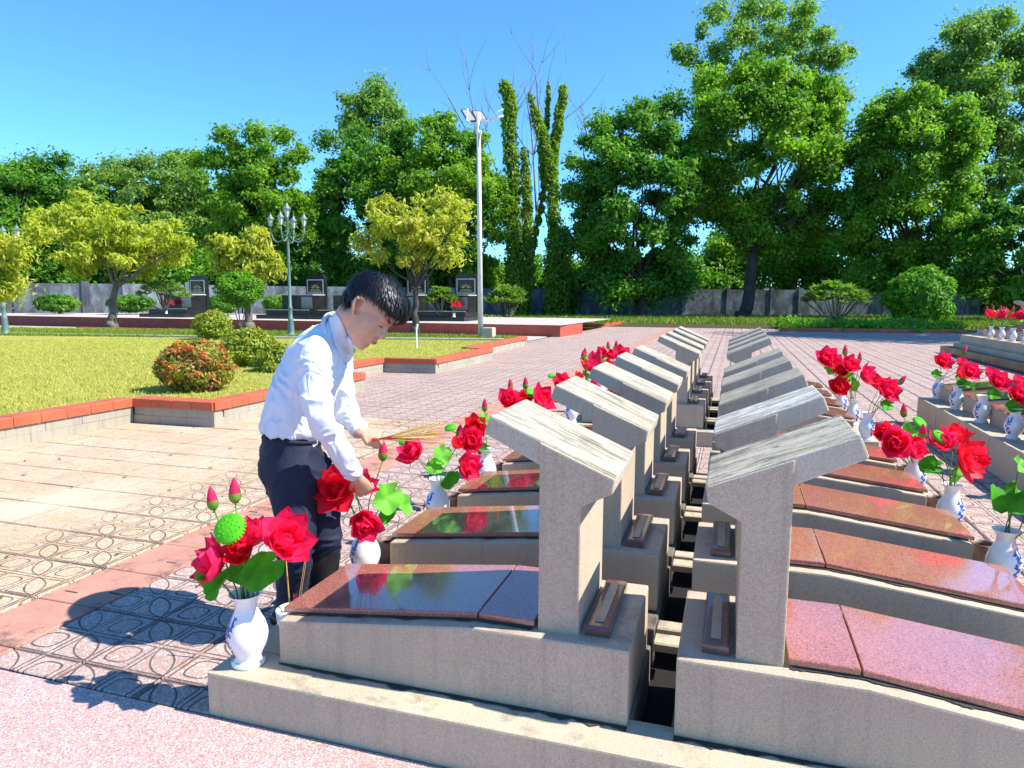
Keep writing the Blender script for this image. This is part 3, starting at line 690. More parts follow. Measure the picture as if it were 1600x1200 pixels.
# first bouquet traced by position: helper gives the offset from the vase mouth at its distance
def rel(V0,u,v,dd=0.):
    D=(np.array(V0)-CP)@FW; return atD(u,v,D-dd)-np.array(V0)
TC=np.array([.585,-.81,0.])
V1=np.array([-1.667,2.035,.158+.262])
def dirs(r,z,t): return tuple(RT*r+np.array([0,0,1.])*z+TC*t)
E1=[('B',rel(V1,334,797,.02),dirs(-.1,1,0),.92),('B',rel(V1,368,786,.0),dirs(-.02,1,.05),1.0),
    ('P',rel(V1,359,826,.07),dirs(-.35,.55,.75),1.08),
    ('F',rel(V1,437,850,.05),dirs(.5,.55,.55),1.22,.8),('F',rel(V1,350,880,.02),dirs(-.8,.25,.45),1.08,.7),('F',rel(V1,392,852,-.03),dirs(.0,.9,.1),1.02,.6),
    ('G',rel(V1,380,868,.02),dirs(-.2,.6,.6),.8,.5),
    ('1',rel(V1,343,905,.03),dirs(-.5,.15,.8),1.15,1.),('1',rel(V1,405,888,.05),dirs(.35,.2,.9),1.35,.4),('0',rel(V1,378,890,-.02),dirs(-.1,.4,.8),.9,2.)]
V2=np.array([-1.667,2.90,.158+.262])
E2=[('B',rel(V2,525,724,.2),dirs(-.15,1,0),1.0),('B',rel(V2,598,720),dirs(.05,1,0),1.05),
    ('G',rel(V2,530,768,.32),dirs(-.35,.45,.8),1.2,.95),('F',rel(V2,556,768,.24),dirs(.5,.7,.2),1.0,.6),('F',rel(V2,567,812,.12),dirs(.05,-.15,.95),1.12,.45),
    ('2',rel(V2,604,778,.03),dirs(.35,.35,.85),1.35,.6),('2',rel(V2,628,790,-.03),dirs(.8,.3,.4),.95,2.),('2',rel(V2,518,742,.22),dirs(-.3,.9,.2),.9,2.),('1',rel(V2,600,800,.0),dirs(.2,-.2,.9),.9,1.)]
V3=np.array([-1.667,3.77,.158+.262])
E3=[('P',rel(V3,634,690,-.02),dirs(-.2,.85,.2),.8),('F',rel(V3,650,713,.03),dirs(-.5,.45,.6),1.12,.55),('F',rel(V3,722,726,.05),dirs(.5,.1,.8),1.15,.5),
    ('2',rel(V3,690,712,.02),dirs(.1,.5,.8),1.1,1.),('1',rel(V3,700,745,.05),dirs(.1,-.3,.9),1.1,1.),('2',rel(V3,680,728,.05),dirs(-.2,.1,.9),.9,0.),('G',rel(V3,712,700,-.05),dirs(.2,.8,.3),.7,.4)]
V4=np.array([-1.667,4.64,.158+.262])
E4=[('P',rel(V4,704,668),dirs(-.3,.8,.3),.85),('B',rel(V4,716,682),dirs(.2,1,0),1.0),('G',rel(V4,742,668,.0),dirs(-.2,.4,.9),1.0,.9),('F',rel(V4,733,690,.06),dirs(-.1,.3,.95),1.3,.6),
    ('B',rel(V4,757,643,-.03),dirs(0,1,.1),1.0),('2',rel(V4,756,655),dirs(.1,.5,.7),.8,.6),('1',rel(V4,752,700),dirs(.2,0,.9),.9,0.)]
V5=np.array([-1.667,5.52,.158+.262])
E5=[('B',rel(V5,798,611),dirs(-.05,1,0),1.1),('B',rel(V5,821,608),dirs(0,1,0),1.1),('P',rel(V5,829,614),dirs(.3,.6,.6),.9),('F',rel(V5,793,628,.03),dirs(-.2,.4,.8),1.3,.5),('F',rel(V5,840,628,.03),dirs(.5,.5,.6),1.5,.7),('2',rel(V5,800,640),dirs(-.4,.5,.6),1.,.4),('G',rel(V5,815,632,0),dirs(0,.8,.4),1.2,.7)]
rowL=[(V1,E1,'nearest lotus bouquet at the bottom left, big pink red flower and two tall buds'),
 (V2,E2,'lotus bouquet in front of the man\'s sleeve, red bloom showing its yellow centre'),
 (V3,E3,'lotus bouquet under the incense sticks, two red flowers over light leaves'),
 (V4,E4,'lotus bouquet partly hidden left of the nearest sloping cap'),
 (V5,E5,'lotus bouquet with two buds peeking over the nearest left cap')]
b1=[]
for i,(V,E,l) in enumerate(rowL):
    b1.append(bouquet(tuple(V),E,l,sep=i<4))
    vase(V[0],V[1],.158,R(240),'white porcelain vase with blue print, %s in the left row'%ORD[i],'vases of the left row')
def copyb(i,loc,rz,label,s=1.):
    t=copy_tree(b1[i]); t.location=loc; t.rotation_euler=(0,0,rz); t.scale=(s,s,s); tag(t,label); return t
for k,y in enumerate(GY[5:]):
    vase(-1.667,y-.04,.158,R(240),'white porcelain vase beyond the cross aisle, %s of the left row there'%ORD[k],'vases of the left row')
    copyb((2,4,3,4)[k],(-1.667,y-.04,.42),(.5,1.3,2.6,-.8)[k],'lotus bouquet of the left row beyond the cross aisle, %s there'%ORD[k],1.15)
# right row: own layouts for the ones that show
def VR(k): return np.array([1.262,GY[k]-.06,.158+.262])
V6=VR(2); E6=[('1',rel(V6,1575,790,.05),dirs(-.3,.8,.5),1.7,1.),('G',rel(V6,1612,760,.05),dirs(.2,.3,.9),1.3,.8),('F',rel(V6,1606,830,.08),dirs(.3,-.3,.9),1.0,.5),('2',rel(V6,1592,728,.0),dirs(.1,.6,.7),.8,1.),('0',rel(V6,1590,775,-.03),dirs(.4,.5,.6),1.2,1.),('F',rel(V6,1640,770),dirs(.8,.3,.4),1.1,.7)]
V7=VR(3); E7=[('P',rel(V7,1469,683,.04),dirs(.1,.75,.65),.95),('B',rel(V7,1442,684,.05),dirs(-.3,.8,.3),1.),('G',rel(V7,1500,716,.08),dirs(.25,.2,.95),1.45,.98),('F',rel(V7,1470,700,0),dirs(-.3,.7,.5),1.1,.6),('G',rel(V7,1490,690,-.05),dirs(.1,.9,.2),1.1,.6),('1',rel(V7,1452,727,-.02),dirs(-.5,.2,.8),1.1,0.),('2',rel(V7,1490,740,.03),dirs(.2,.0,.9),.9,1.)]
V8=VR(4); E8=[('B',rel(V8,1412,652),dirs(-.05,1,0),1.05),('P',rel(V8,1437,660,.03),dirs(.1,.75,.65),.95),('F',rel(V8,1398,692,.06),dirs(-.6,.2,.8),1.5,.45),('F',rel(V8,1416,698,.05),dirs(.2,.1,.9),1.3,.5),('G',rel(V8,1386,684,0),dirs(-.6,.5,.4),1.1,.5),('2',rel(V8,1420,672,0),dirs(-.1,.6,.7),1.,0.),('2',rel(V8,1428,682,-.03),dirs(.3,.6,.6),.9,0.)]
for V,E,l in ((V6,E6,'lotus bouquet at the right edge with one broad green leaf'),(V7,E7,'lotus bouquet of the right row, wide open red bloom with pale centre'),(V8,E8,'lotus bouquet of the right row with a round seed pod and dark crimson flowers')):
    bouquet(tuple(V),E,l)
for k in (2,3,4): vase(1.262,VR(k)[1],.158,R(-50),'white porcelain vase with blue print, %s grave of the right row'%ORD[k],'vases of the right row')
V9=np.array([1.262,GY[5]-.06,.42]); E9=[('F',rel(V9,1380,612,.05),dirs(-.1,.3,.9),1.5,.6),('1',rel(V9,1382,632,.03),dirs(.0,.1,.95),1.35,0.),('2',rel(V9,1403,614,0),dirs(.4,.5,.6),1.,0.),('B',rel(V9,1404,601),dirs(.5,.8,.1),1.15),('G',rel(V9,1374,606,0),dirs(-.4,.6,.5),1.1,.7)]
V10=np.array([1.262,GY[6]-.06,.42]); E10=[('G',rel(V10,1308,606,.03),dirs(-.4,.3,.8),1.4,.6),('F',rel(V10,1322,573,.03),dirs(0,.4,.8),1.4,.6),('F',rel(V10,1345,588,.03),dirs(.5,.3,.8),1.6,.55),('G',rel(V10,1312,585,0),dirs(-.3,.6,.6),1.3,.6),('2',rel(V10,1330,600,.04),dirs(.3,.3,.8),1.6,1.),('1',rel(V10,1320,590,0),dirs(.1,.4,.8),1.5,0.),('B',rel(V10,1343,565),dirs(0,1,0),1.1)]
V11=np.array([1.262,GY[7]-.06,.42]); E11=[('F',rel(V11,1289,563,.03),dirs(-.3,.4,.8),1.7,.7),('F',rel(V11,1304,572,.03),dirs(.1,.4,.8),1.4,.7),('B',rel(V11,1320,556),dirs(0,1,0),1.4),('2',rel(V11,1296,577),dirs(0,.4,.8),1.6,0.),('2',rel(V11,1310,566),dirs(0,.4,.8),1.2,0.)]
for j,(V,E) in enumerate(((V9,E9),(V10,E10),(V11,E11))):
    bouquet(tuple(V),E,('lotus bouquet standing alone right of the far caps, one bud leaning right','full lotus bouquet beyond the cross aisle of the right row, four red flowers','lotus bouquet furthest off in the right row, topped by two buds')[j],sep=False)
    vase(1.262,V[1],.158,R(-50),'white porcelain vase beyond the aisle, %s of the right row there'%ORD[j],'vases of the right row')
# third row vases
xs=[(2.40,9.62),(2.37,8.76),(2.35,7.86),(2.35,7.02),(2.35,6.14)]
pxs=[(1482,575),(1518,585),(1560,600),(1600,618),(1650,640)]
for j,((x,y),(u,v)) in enumerate(zip(xs,pxs)):
    V=np.array([x,y,.312+.262]); ty=xs[j]
    vase(x,y,.312,R(215),'white porcelain vase on the tall plinth, %s from its far end'%ORD[j],'vases on the tall plinth')
    if j<4:
        u+=rr.uniform(-6,6); v+=rr.uniform(-5,5)
        E=[('F',rel(V,u-8,v-4,.04),dirs(-.3,.4,.8),1.6,.7),('G',rel(V,u+12,v+6,.04),dirs(.4,.2,.8),1.5,.6),('1',rel(V,u-14,v+14,.0),dirs(-.3,.3,.8),1.4,0.),('2',rel(V,u+8,v+18,.02),dirs(.3,.2,.8),1.3,0.),('F',rel(V,u+20,v-2,0),dirs(.4,.7,.4),1.2,.6)]
        E=[(e[0],np.array(e[1])+np.array([rr.uniform(-.04,.04),rr.uniform(-.04,.04),rr.uniform(-.03,.03)]),e[2],e[3]*rr.uniform(.75,1.0))+tuple(e[4:]) for e in E]
        if j in(1,2): E=E[:1]+E[2:]
        if j in(0,3): E.append(('B',rel(V,u+22,v-20),dirs(.4,.9,0),1.3))
        if j==1: E.append(('P',rel(V,u+2,v-10,.02),dirs(.1,.8,.4),1.2))
        bouquet(tuple(V),E,'lotus bouquet on the tall plinth, %s from its far end'%ORD[j],sep=False)
for k in range(5):
    y=20.9-.75*k; x=6.3
    vase(x,y,.55,R(200),'small far vase on the stepped plinth, %s from the left'%ORD[k],'vases on the distant stepped plinth',1.15)
    copyb((4,4,4,4,4)[k],(x,y,.85),k*1.3,'small far lotus bouquet on the stepped plinth, %s from the left'%ORD[k],1.25)
for u_,lb in ((258,'tiny red bouquet on the step of the leftmost black tomb'),(708,'tiny red bouquet on the step of the rightmost black tomb')):
    c_=atY(u_,486,30.4); copyb(4,(c_[0],30.5,tz+.42),1.,lb,1.5); vase(c_[0],30.5,tz+.02,0,lb.replace('tiny red bouquet','small white vase'),'vases on the red terrace',1.4)
# incense cups and pots
def cup(x,y,z,label,sticks):
    b=MB(); b.lathe([(.0,0),(.045,0),(.05,.01),(.062,.05),(.066,.095),(.062,.098),(.052,.093),(.048,.075)],32); t=b.build('incense_cup',M['porcelain'],None,True,(x,y,z)); tag(t,label,'cup','incense holders beside the vases')
    b=MB(); b.lathe([(.0,.081),(.048,.0785)],24); b.build('ash_fill',M['ash'],t,True)
    for (dx,dy,lx,ly,h,k) in sticks:
        b=MB(); b.tube([(dx,dy,.07),(dx+lx,dy+ly,h)],.0013 if k!='w' else .003,5)
        o=b.build('incense_stick',M['incense_red'] if k=='r' else M['incense'],t)
    return t
cup(-1.66,2.30,.158,'white incense cup behind the nearest vase with a tall stick',[(-.01,0,-.015,-.005,.44,'w'),(.008,.0,0,0,.16,'r'),(.0,.01,.005,0,.15,'r'),(.016,0,.004,.0,.16,'r'),(.022,.005,.04,.01,.30,'g'),(.02,-.004,.045,.01,.32,'g')])
b=MB(); b.lathe([(0,0),(.04,0),(.055,.03),(.06,.07),(.052,.11),(.056,.13),(.05,.13),(.045,.11)],24)
me_pot=mesh('clay_pot',b.V,b.F,M['pot'],True)
for k in range(1,5):
    o=obj('incense_pot',me_pot,None,(-1.63,GY[k]+.13,.158)); tag(o,'brown clay incense pot beside the %s grave of the left row'%ORD[k],'pot','brown incense pots')
    o=obj('incense_pot',me_pot,None,(1.24,GY[k]+.16,.158)); tag(o,'brown clay incense pot beside the %s grave of the right row'%ORD[k],'pot','brown incense pots')
g_=np.random.default_rng(77); LV=[];LF=[]
for i in range(90):
    x=g_.uniform(-6.6,-3.4) if i<60 else g_.uniform(1.5,2.1); y=g_.uniform(2.2,9); a=g_.uniform(0,6.28); s=g_.uniform(.012,.03); c,sn=math.cos(a)*s,math.sin(a)*s; k0=len(LV)
    LV+=[(x-c,y-sn,.004),(x+sn*.4,y-c*.4,.004+s*.3),(x+c,y+sn,.006),(x-sn*.4,y+c*.4,.004+s*.2)]; LF.append((k0,k0+1,k0+2,k0+3))
tag(obj('leaf_litter',fastmesh('leaf_litter',np.array(LV),np.array(LF),simple('dry_leaf',(.16,.09,.04),.8,.4,3))),'scattered dry brown leaves on the paving',kind='stuff')
# ------------------------------------------------------------------ the man
PD=2.95
def pd(u,v,d): return Vector(atD(u,v,d*1.05))
VT=Vector((.585,-.811,0))    # towards the camera
def ring_loft(mb,rings,n=20,sub=4):
    """rings: (centre, a, b, a_axis, b_axis); smooth tube through them with round ends"""
    C=[Vector(r[0]) for r in rings]
    def cat(P,i,t):
        p0,p1,p2,p3=P[max(i-1,0)],P[i],P[i+1],P[min(i+2,len(P)-1)]
        return .5*((2*p1)+(p2-p0)*t+(2*p0-5*p1+4*p2-p3)*t*t+(3*p1-p0-3*p2+p3)*t**3)
    S=[]
    for i in range(len(C)-1):
        for k in range(sub): t=k/sub; S.append((cat(C,i,t),cat([r[1] for r in rings],i,t),cat([r[2] for r in rings],i,t),rings[i][3].lerp(rings[i+1][3],t),rings[i][4].lerp(rings[i+1][4],t)))
    S.append((C[-1],rings[-1][1],rings[-1][2],rings[-1][3],rings[-1][4]))
    def cap(s,dirv,r):
        L=[];rr=min(s[1],s[2])*r
        for k in range(1,4): w=k/3*math.pi/2; L.append((s[0]+dirv*rr*math.sin(w),max(.0005,s[1]*math.cos(w)),max(.0005,s[2]*math.cos(w)),s[3],s[4]))
        return L
    d0=(S[0][0]-S[1][0]).normalized(); d1=(S[-1][0]-S[-2][0]).normalized()
    S=cap(S[0],d0,.8)[::-1]+S+cap(S[-1],d1,.8)
    V=[];Fq=[]
    for c,a,b_,ax,bx_ in S:
        for k in range(n): w=2*math.pi*k/n; V.append(c+ax*(a*math.cos(w))+bx_*(b_*math.sin(w)))
    for j in range(len(S)-1):
        for k in range(n): Fq.append((j*n+k,j*n+(k+1)%n,(j+1)*n+(k+1)%n,(j+1)*n+k))
    Fq.append(tuple(range(n-1,-1,-1))); Fq.append(tuple((len(S)-1)*n+k for k in range(n)))
    mb.add(V,Fq)
def axes(d,ref=VT):
    d=Vector(d).normalized(); b_=(ref-d*ref.dot(d)).normalized(); a=b_.cross(d).normalized(); return a,b_
def limb(mb,pts,ref=VT,n=16,sub=4):
    """pts: (point, ra, rb)"""
    rings=[]
    for i,(p,ra,rb) in enumerate(pts):
        d=Vector(pts[min(i+1,len(pts)-1)][0])-Vector(pts[max(i-1,0)][0]); a,b_=axes(d,ref); rings.append((Vector(p),ra,rb,a,b_))
    ring_loft(mb,rings,n,sub)
def ell(mb,c,ax,rad,n=14,m_=10):
    V=[];Fq=[]
    for j in range(m_+1):
        ph=-math.pi/2+math.pi*j/m_; ph=max(-1.55,min(1.55,ph))
        for k in range(n): th=2*math.pi*k/n; V.append(c+ax[0]*(rad[0]*math.cos(ph)*math.cos(th))+ax[1]*(rad[1]*math.cos(ph)*math.sin(th))+ax[2]*(rad[2]*math.sin(ph)))
    for j in range(m_):
        for k in range(n): Fq.append((j*n+k,j*n+(k+1)%n,(j+1)*n+(k+1)%n,(j+1)*n+k))
    Fq.append(tuple(range(n-1,-1,-1))); Fq.append(tuple(m_*n+k for k in range(n))); mb.add(V,Fq)
def fuse(name,mb,voxel,smooth_it,mat,parent=None,disp=None,factor=.5):
    o=bpy.data.objects.new(name,mesh(name,mb.V,mb.F)); COL.objects.link(o)
    bm=bmesh.new(); bm.from_mesh(o.data); bmesh.ops.recalc_face_normals(bm,faces=bm.faces); bm.to_mesh(o.data); bm.free()
    r=o.modifiers.new('r','REMESH'); r.mode='VOXEL'; r.voxel_size=voxel; r.adaptivity=0
    if smooth_it: s=o.modifiers.new('s','SMOOTH'); s.factor=factor; s.iterations=smooth_it
    dg=bpy.context.evaluated_depsgraph_get(); me=bpy.data.meshes.new_from_object(o.evaluated_get(dg)); o.modifiers.clear(); o.data=me; me.name=name
    if disp:
        N=[v.normal.copy() for v in me.vertices]; Cc=[v.co.copy() for v in me.vertices]
        me.vertices.foreach_set('co',[x for c,n_ in zip(Cc,N) for x in (c+n_*disp(c))])
    me.materials.clear(); me.materials.append(mat); me.polygons.foreach_set('use_smooth',[True]*len(me.polygons)); me.update()
    if parent: o.parent=parent
    return o
# face frame
fdir=(Vector(RT)*.60-Vector((0,0,1))*.70+VT*.36).normalized()
u0=(Vector(RT)*.74+Vector((0,0,1))*.67); udir=(u0-fdir*u0.dot(fdir)).normalized(); sdir=fdir.cross(udir).normalized()
HD=2.78; Hc=pd(578,485,HD); K=1.17
def H(f,s,u): return Hc+(fdir*f+sdir*s+udir*u)*K
body=MB()
# head
AX=(fdir,sdir,udir)
ell(body,H(-.005,0,.025),AX,(.098*K,.077*K,.092*K),18,14)
ell(body,H(.035,0,-.035),AX,(.062*K,.064*K,.088*K),18,14)
ell(body,H(.050,0,-.092),AX,(.040*K,.042*K,.034*K))
ell(body,H(.068,0,-.108),AX,(.020*K,.022*K,.018*K))
for s in(-1,1):
    ell(body,H(.030,s*.030,-.030),AX,(.058*K,.041*K,.072*K))      # cheek
    ell(body,H(.030,s*.026,-.072),AX,(.052*K,.033*K,.040*K))      # jaw
    ell(body,H(-.012,s*.036,-.055),AX,(.040*K,.034*K,.042*K))      # jaw corner
    ell(body,H(.080,s*.028,.022),AX,(.014*K,.024*K,.009*K))      # brow
    ell(body,H(.072,s*.031,.000),AX,(.014*K,.017*K,.011*K))      # closed lid
ell(body,H(.060,0,.045),AX,(.040*K,.055*K,.040*K))
limb(body,[(H(.085,0,.012),.008,.009),(H(.098,0,-.010),.009,.009),(H(.108,0,-.029),.011,.012),(H(.102,0,-.037),.009,.012)],sdir,10,3)
for s in(-1,1): ell(body,H(.095,s*.012,-.034),AX,(.010*K,.008*K,.007*K))
ell(body,H(.093,0,-.062),AX,(.012*K,.024*K,.006*K)); ell(body,H(.090,0,-.074),AX,(.012*K,.020*K,.006*K))
for s in(-1,1):   # ears
    limb(body,[(H(.000,s*.076,-.042),.007,.006),(H(-.010,s*.082,-.026),.009,.007),(H(-.022,s*.088,-.004),.010,.007),(H(-.020,s*.090,.014),.010,.007),(H(-.006,s*.084,.024),.008,.006),(H(.006,s*.078,.014),.006,.005),(H(.005,s*.075,-.006),.006,.005)],sdir,8,3)
# neck and torso under the clothes
nb=pd(524,522,2.90); nk=H(-.045,0,-.065)
limb(body,[(pd(512,545,2.93),.07,.09),(nb,.058,.064),(nb.lerp(nk,.5),.052,.056),(nk,.056,.056),(H(-.02,0,-.01),.06,.06)],VT)
limb(body,[(pd(460,700,2.94),.10,.14),(pd(466,640,2.94),.11,.145),(pd(484,590,2.93),.115,.16),(pd(502,552,2.92),.09,.16),(pd(518,528,2.91),.06,.09)],VT)
SR=pd(490,556,2.73); ER=pd(499,652,2.66); WR=pd(556,744,2.84)
SL=pd(526,552,3.08); EL=pd(540,643,3.10); WL=pd(563,675,2.96)
for S_,E_,W_ in((SR,ER,WR),(SL,EL,WL)):
    limb(body,[(S_,.045,.045),(S_.lerp(E_,.5),.042,.042),(E_,.036,.036),(E_.lerp(W_,.35),.036,.036),(W_,.025,.028)],VT,12)
HR=pd(457,735,2.88); KR_=pd(462,840,2.84); AR=Vector((-1.885,2.60,.09)); HL=pd(480,730,3.02); KL=pd(507,838,2.98); AL=Vector((-1.88,2.84,.09))
for Hh,Kk,Aa in((HR,KR_,AR),(HL,KL,AL)):
    limb(body,[(Hh,.075,.08),(Hh.lerp(Kk,.5),.066,.066),(Kk,.05,.05),(Kk.lerp(Aa,.4),.048,.05),(Aa,.035,.035)],VT,12)
def hand(mb,wr,d,palm_n,side,curl,s=1.,spread=.12,thumb_close=.6):
    """wr wrist, d direction of the palm, palm_n normal out of the palm, side +1 thumb on the +x of cross"""
    d=d.normalized(); n_=(palm_n-d*palm_n.dot(d)).normalized(); x=d.cross(n_).normalized()*side   # x towards the thumb
    limb(mb,[(wr-d*.02*s,.021*s,.028*s),(wr+d*.01*s,.019*s,.030*s),(wr+d*.05*s,.016*s,.040*s),(wr+d*.085*s,.013*s,.040*s)],x,14,3)
    tips=[]
    for i,(off,L) in enumerate(((.030,.072),(.010,.080),(-.011,.075),(-.030,.058))):
        p=wr+d*(.082-.004*abs(i-1))*s+x*off*s; dd=(d+x*spread*(1.2-i*.8)).normalized(); c=curl[i]; P=[(p-dd*.02*s,.0095*s,.0095*s),(p,.0095*s,.0095*s)]; ang=0
        for j,f_ in enumerate((.45,.30,.25)):
            ang+=c*(.9,1.,.7)[j]; q=(dd*math.cos(ang)+n_*math.sin(ang)); p=p+q*L*f_*s; P.append((p,(.0088-.0009*j)*s,(.0088-.0009*j)*s))
        limb(mb,P,x,10,3); tips.append(p)
    b0=wr+d*.022*s+x*.026*s; q=(d*.65+x*.65+n_*.35*thumb_close).normalized(); q2=(d*.9+x*(.25-.5*thumb_close)+n_*.6*thumb_close).normalized(); q3=(d*.9-x*.45*thumb_close+n_*.5*thumb_close).normalized()
    P=[(b0-q*.012*s,.015*s,.015*s),(b0+q*.028*s,.012*s,.012*s),(b0+q*.028*s+q2*.028*s,.0105*s,.0105*s),(b0+q*.028*s+q2*.028*s+q3*.022*s,.0085*s,.0085*s)]
    limb(mb,P,x,10,3); return P[-1][0],tips
dl=(Vector(RT)*.93-Vector((0,0,1))*.22+VT*.05)
thL,tipsL=hand(body,WL+Vector(RT)*.005,dl,(Vector((0,0,-1))*.75+VT*-.6),-1,(1.15,1.2,1.25,1.3),.98,.05,.9)
dr=(WR-ER).normalized()
thR,tipsR=hand(body,WR+dr*.01,dr,(-VT+Vector(RT)*.2),-1,(.5,.55,.6,.7),.98,.1,.5)
per=fuse('person',body,.0052,3,M['skin'],None,None,.45)
tag(per,'man in white shirt and navy trousers bowing over the graves with incense in his hand','person')
# facial details
b=MB()
for s in(-1,1):
    P=[H(.0905-.0022*k-.0012*k*k*.5,s*(.016+.008*k),-.006-.002*math.sin(k/4*math.pi)) for k in range(5)]
    b.tube(P,[.0012,.0026,.0030,.0028,.0012],5)
b.build('eyelashes',M['dark'],per,True)
b=MB()
for s in(-1,1):
    P=[H(.0990-.0016*k-.0016*k*k,s*(.012+.009*k),.022+.004*math.sin(k/4*math.pi)) for k in range(5)]
    b.tube(P,[.002,.0042,.0044,.0036,.0014],6)
b.build('eyebrows',M['dark'],per,True)
b=MB(); b.tube([H(.1035-.00035*(k-4)**2*1.4,(k-4)*.0055,-.068+.0006*abs(k-4)) for k in range(9)],[.001]+[.003]*7+[.001],6); b.build('lips',M['lip'],per,True)
# hair
hb=MB(); ell(hb,H(-.012,0,.040),AX,(.108*K,.090*K,.096*K),20,14); ell(hb,H(.035,0,.075),AX,(.080*K,.078*K,.058*K),18,12); ell(hb,H(-.058,0,-.005),AX,(.052*K,.072*K,.060*K),16,10); ell(hb,H(.082,0,.062),AX,(.035*K,.062*K,.032*K),14,10)
def hclip(co): return .004*noise.noise(co*45)
hair=fuse('hair',hb,.007,4,M['hair'],per,hclip)
bm=bmesh.new(); bm.from_mesh(hair.data)
dele=[]
for v in bm.verts:
    q=(v.co-Hc)/K; f_,s_,u_=q.dot(fdir),q.dot(sdir),q.dot(udir)
    lim=.052+.012*math.sin(s_*60) if f_>.055 else (.046 if f_>-.030 else -.045)
    if abs(s_)>.045 and -.040<f_<.030: lim=.040
    elif abs(s_)>.045 and f_>=.030: lim=max(lim,.046)
    if u_<lim: dele.append(v)
bmesh.ops.delete(bm,geom=dele,context='VERTS'); bm.to_mesh(hair.data); bm.free()
hs=random.Random(5); V=[];Fq=[]
crown=Vector((-.055,0,.115))
me=hair.data; cand=[v.co.copy() for v in me.vertices]
for i in range(4200):
    c=cand[hs.randrange(len(cand))]; q=(c-Hc)/K; loc=Vector((q.dot(fdir),q.dot(sdir),q.dot(udir)))
    away=(loc-crown); away=Vector((away.x+.02,away.y,away.z*.9)); 
    nrm=Vector((loc.x*.9,loc.y*1.2,(loc.z-.03)*1.1)).normalized(); away=(away-nrm*away.dot(nrm)); 
    if away.length<1e-4: continue
    away.normalize(); away=(away+Vector((hs.gauss(0,.26),hs.gauss(0,.26),hs.gauss(0,.16)))).normalized(); L=hs.uniform(.025,.055); w=hs.uniform(.0009,.0022); side=away.cross(nrm).normalized()
    base=loc; lift=hs.uniform(.001,.007); n0=len(V)
    for k in range(4):
        t=k/3; p=base+away*L*(.5 if (loc.z<.07 and loc.x>-.04) else 1)*t+nrm*(lift*math.sin(t*2.6)+.002-.016*t*t*(1 if loc.x<.04 else 1.5)); ww=w*(1-t*.85)
        for s in(-1,1): pp=p+side*ww*s; V.append(Hc+(fdir*pp.x+sdir*pp.y+udir*pp.z)*K)
    for k in range(3): Fq.append((n0+2*k,n0+2*k+1,n0+2*k+3,n0+2*k+2))
obj('hair_strands',mesh('hair_strands',V,Fq,M['hair'],True),per)
# shirt
sb=MB(); TA=[(458,684,2.945,.118,.160),(458,670,2.945,.136,.178),(465,634,2.94,.133,.180),(481,592,2.93,.135,.190),(497,560,2.92,.128,.196),(512,536,2.91,.098,.170),(524,520,2.90,.068,.092)]
limb(sb,[(pd(u,v,d),a,b_) for u,v,d,a,b_ in TA],VT,28,5)
def sleeve(S_,E_,W_,r1,r2,r3,fac):
    limb(sb,[(S_+(S_-E_).normalized()*.0,r1,r1),(S_.lerp(E_,.5),r1*.93,r1*.93),(E_,r2,r2),(E_.lerp(W_,.4),r2*.93,r2*.9),(E_.lerp(W_,fac),r3,r3)],VT,18,5)
sleeve(SR,ER,WR,.067,.055,.038,.93); sleeve(SL,EL,WL,.064,.053,.040,.90)
ell(sb,SR+(SR-ER).normalized()*.012+Vector(RT)*-.004,axes(Vector(RT))+(Vector(RT),) if False else (Vector(RT),VT,Vector((0,0,1))),(.076,.066,.068))
ell(sb,SL,(Vector(RT),VT,Vector((0,0,1))),(.075,.065,.068))
tax=(pd(510,535,2.9)-pd(460,690,2.9)).normalized()
def folds(co):
    p=Vector((co.x,co.y,co.z)); a=noise.noise(Vector((p.dot(tax)*7,p.dot(VT)*4,p.dot(Vector(RT))*5)))
    r1=1-abs(noise.noise(Vector((p.dot(tax)*9+3*a,p.z*5,p.x*6)))*2.2); r2=1-abs(noise.noise(Vector((p.x*13,p.z*9+2*a,p.y*13)))*2.2)
    wl=(p-ER).length; el=(p-EL).length; k=1+1.3*math.exp(-(wl/.10)**2)+1.1*math.exp(-(el/.10)**2)
    wa=(p-pd(458,690,2.9)).length; k+=.9*math.exp(-(wa/.16)**2)
    return (max(0,r1)**2.5*.011+max(0,r2)**3*.006-.004)*k*.8
shirt=fuse('shirt',sb,.0062,5,M['shirt'],per,folds)
from mathutils.bvhtree import BVHTree
bv=BVHTree.FromPolygons([v.co for v in shirt.data.vertices],[tuple(q.vertices) for q in shirt.data.polygons])
bb2=BVHTree.FromPolygons([v.co for v in per.data.vertices],[tuple(q.vertices) for q in per.data.polygons])
def drape(u,v,off):
    r_=Vector(ray(u,v)).normalized(); hs_=[h for h in (bv.ray_cast(Vector(CP),r_),bb2.ray_cast(Vector(CP),r_)) if h[0] is not None]
    if not hs_: return None
    h=min(hs_,key=lambda h:h[3]); return h[0]-r_*off
inn=[(525,488),(531,497),(537,509),(544,523),(551,536),(557,547)]; outr=[(514,497),(516,509),(519,524),(523,540),(532,556),(541,570)]
V=[];Fq=[];nu,nv=15,6
for i in range(nu+1):
    t=i/nu*5; k=min(4,int(t)); w=t-k
    a_=[inn[k][q]*(1-w)+inn[k+1][q]*w for q in(0,1)]; c_=[outr[k][q]*(1-w)+outr[k+1][q]*w for q in(0,1)]
    for j in range(nv+1): s_=j/nv; V.append(drape(a_[0]*(1-s_)+c_[0]*s_,a_[1]*(1-s_)+c_[1]*s_,.002+.004*math.sin(s_*2.6)))
dref=float((np.array(pd(535,530,2.80))-CP)@FW)
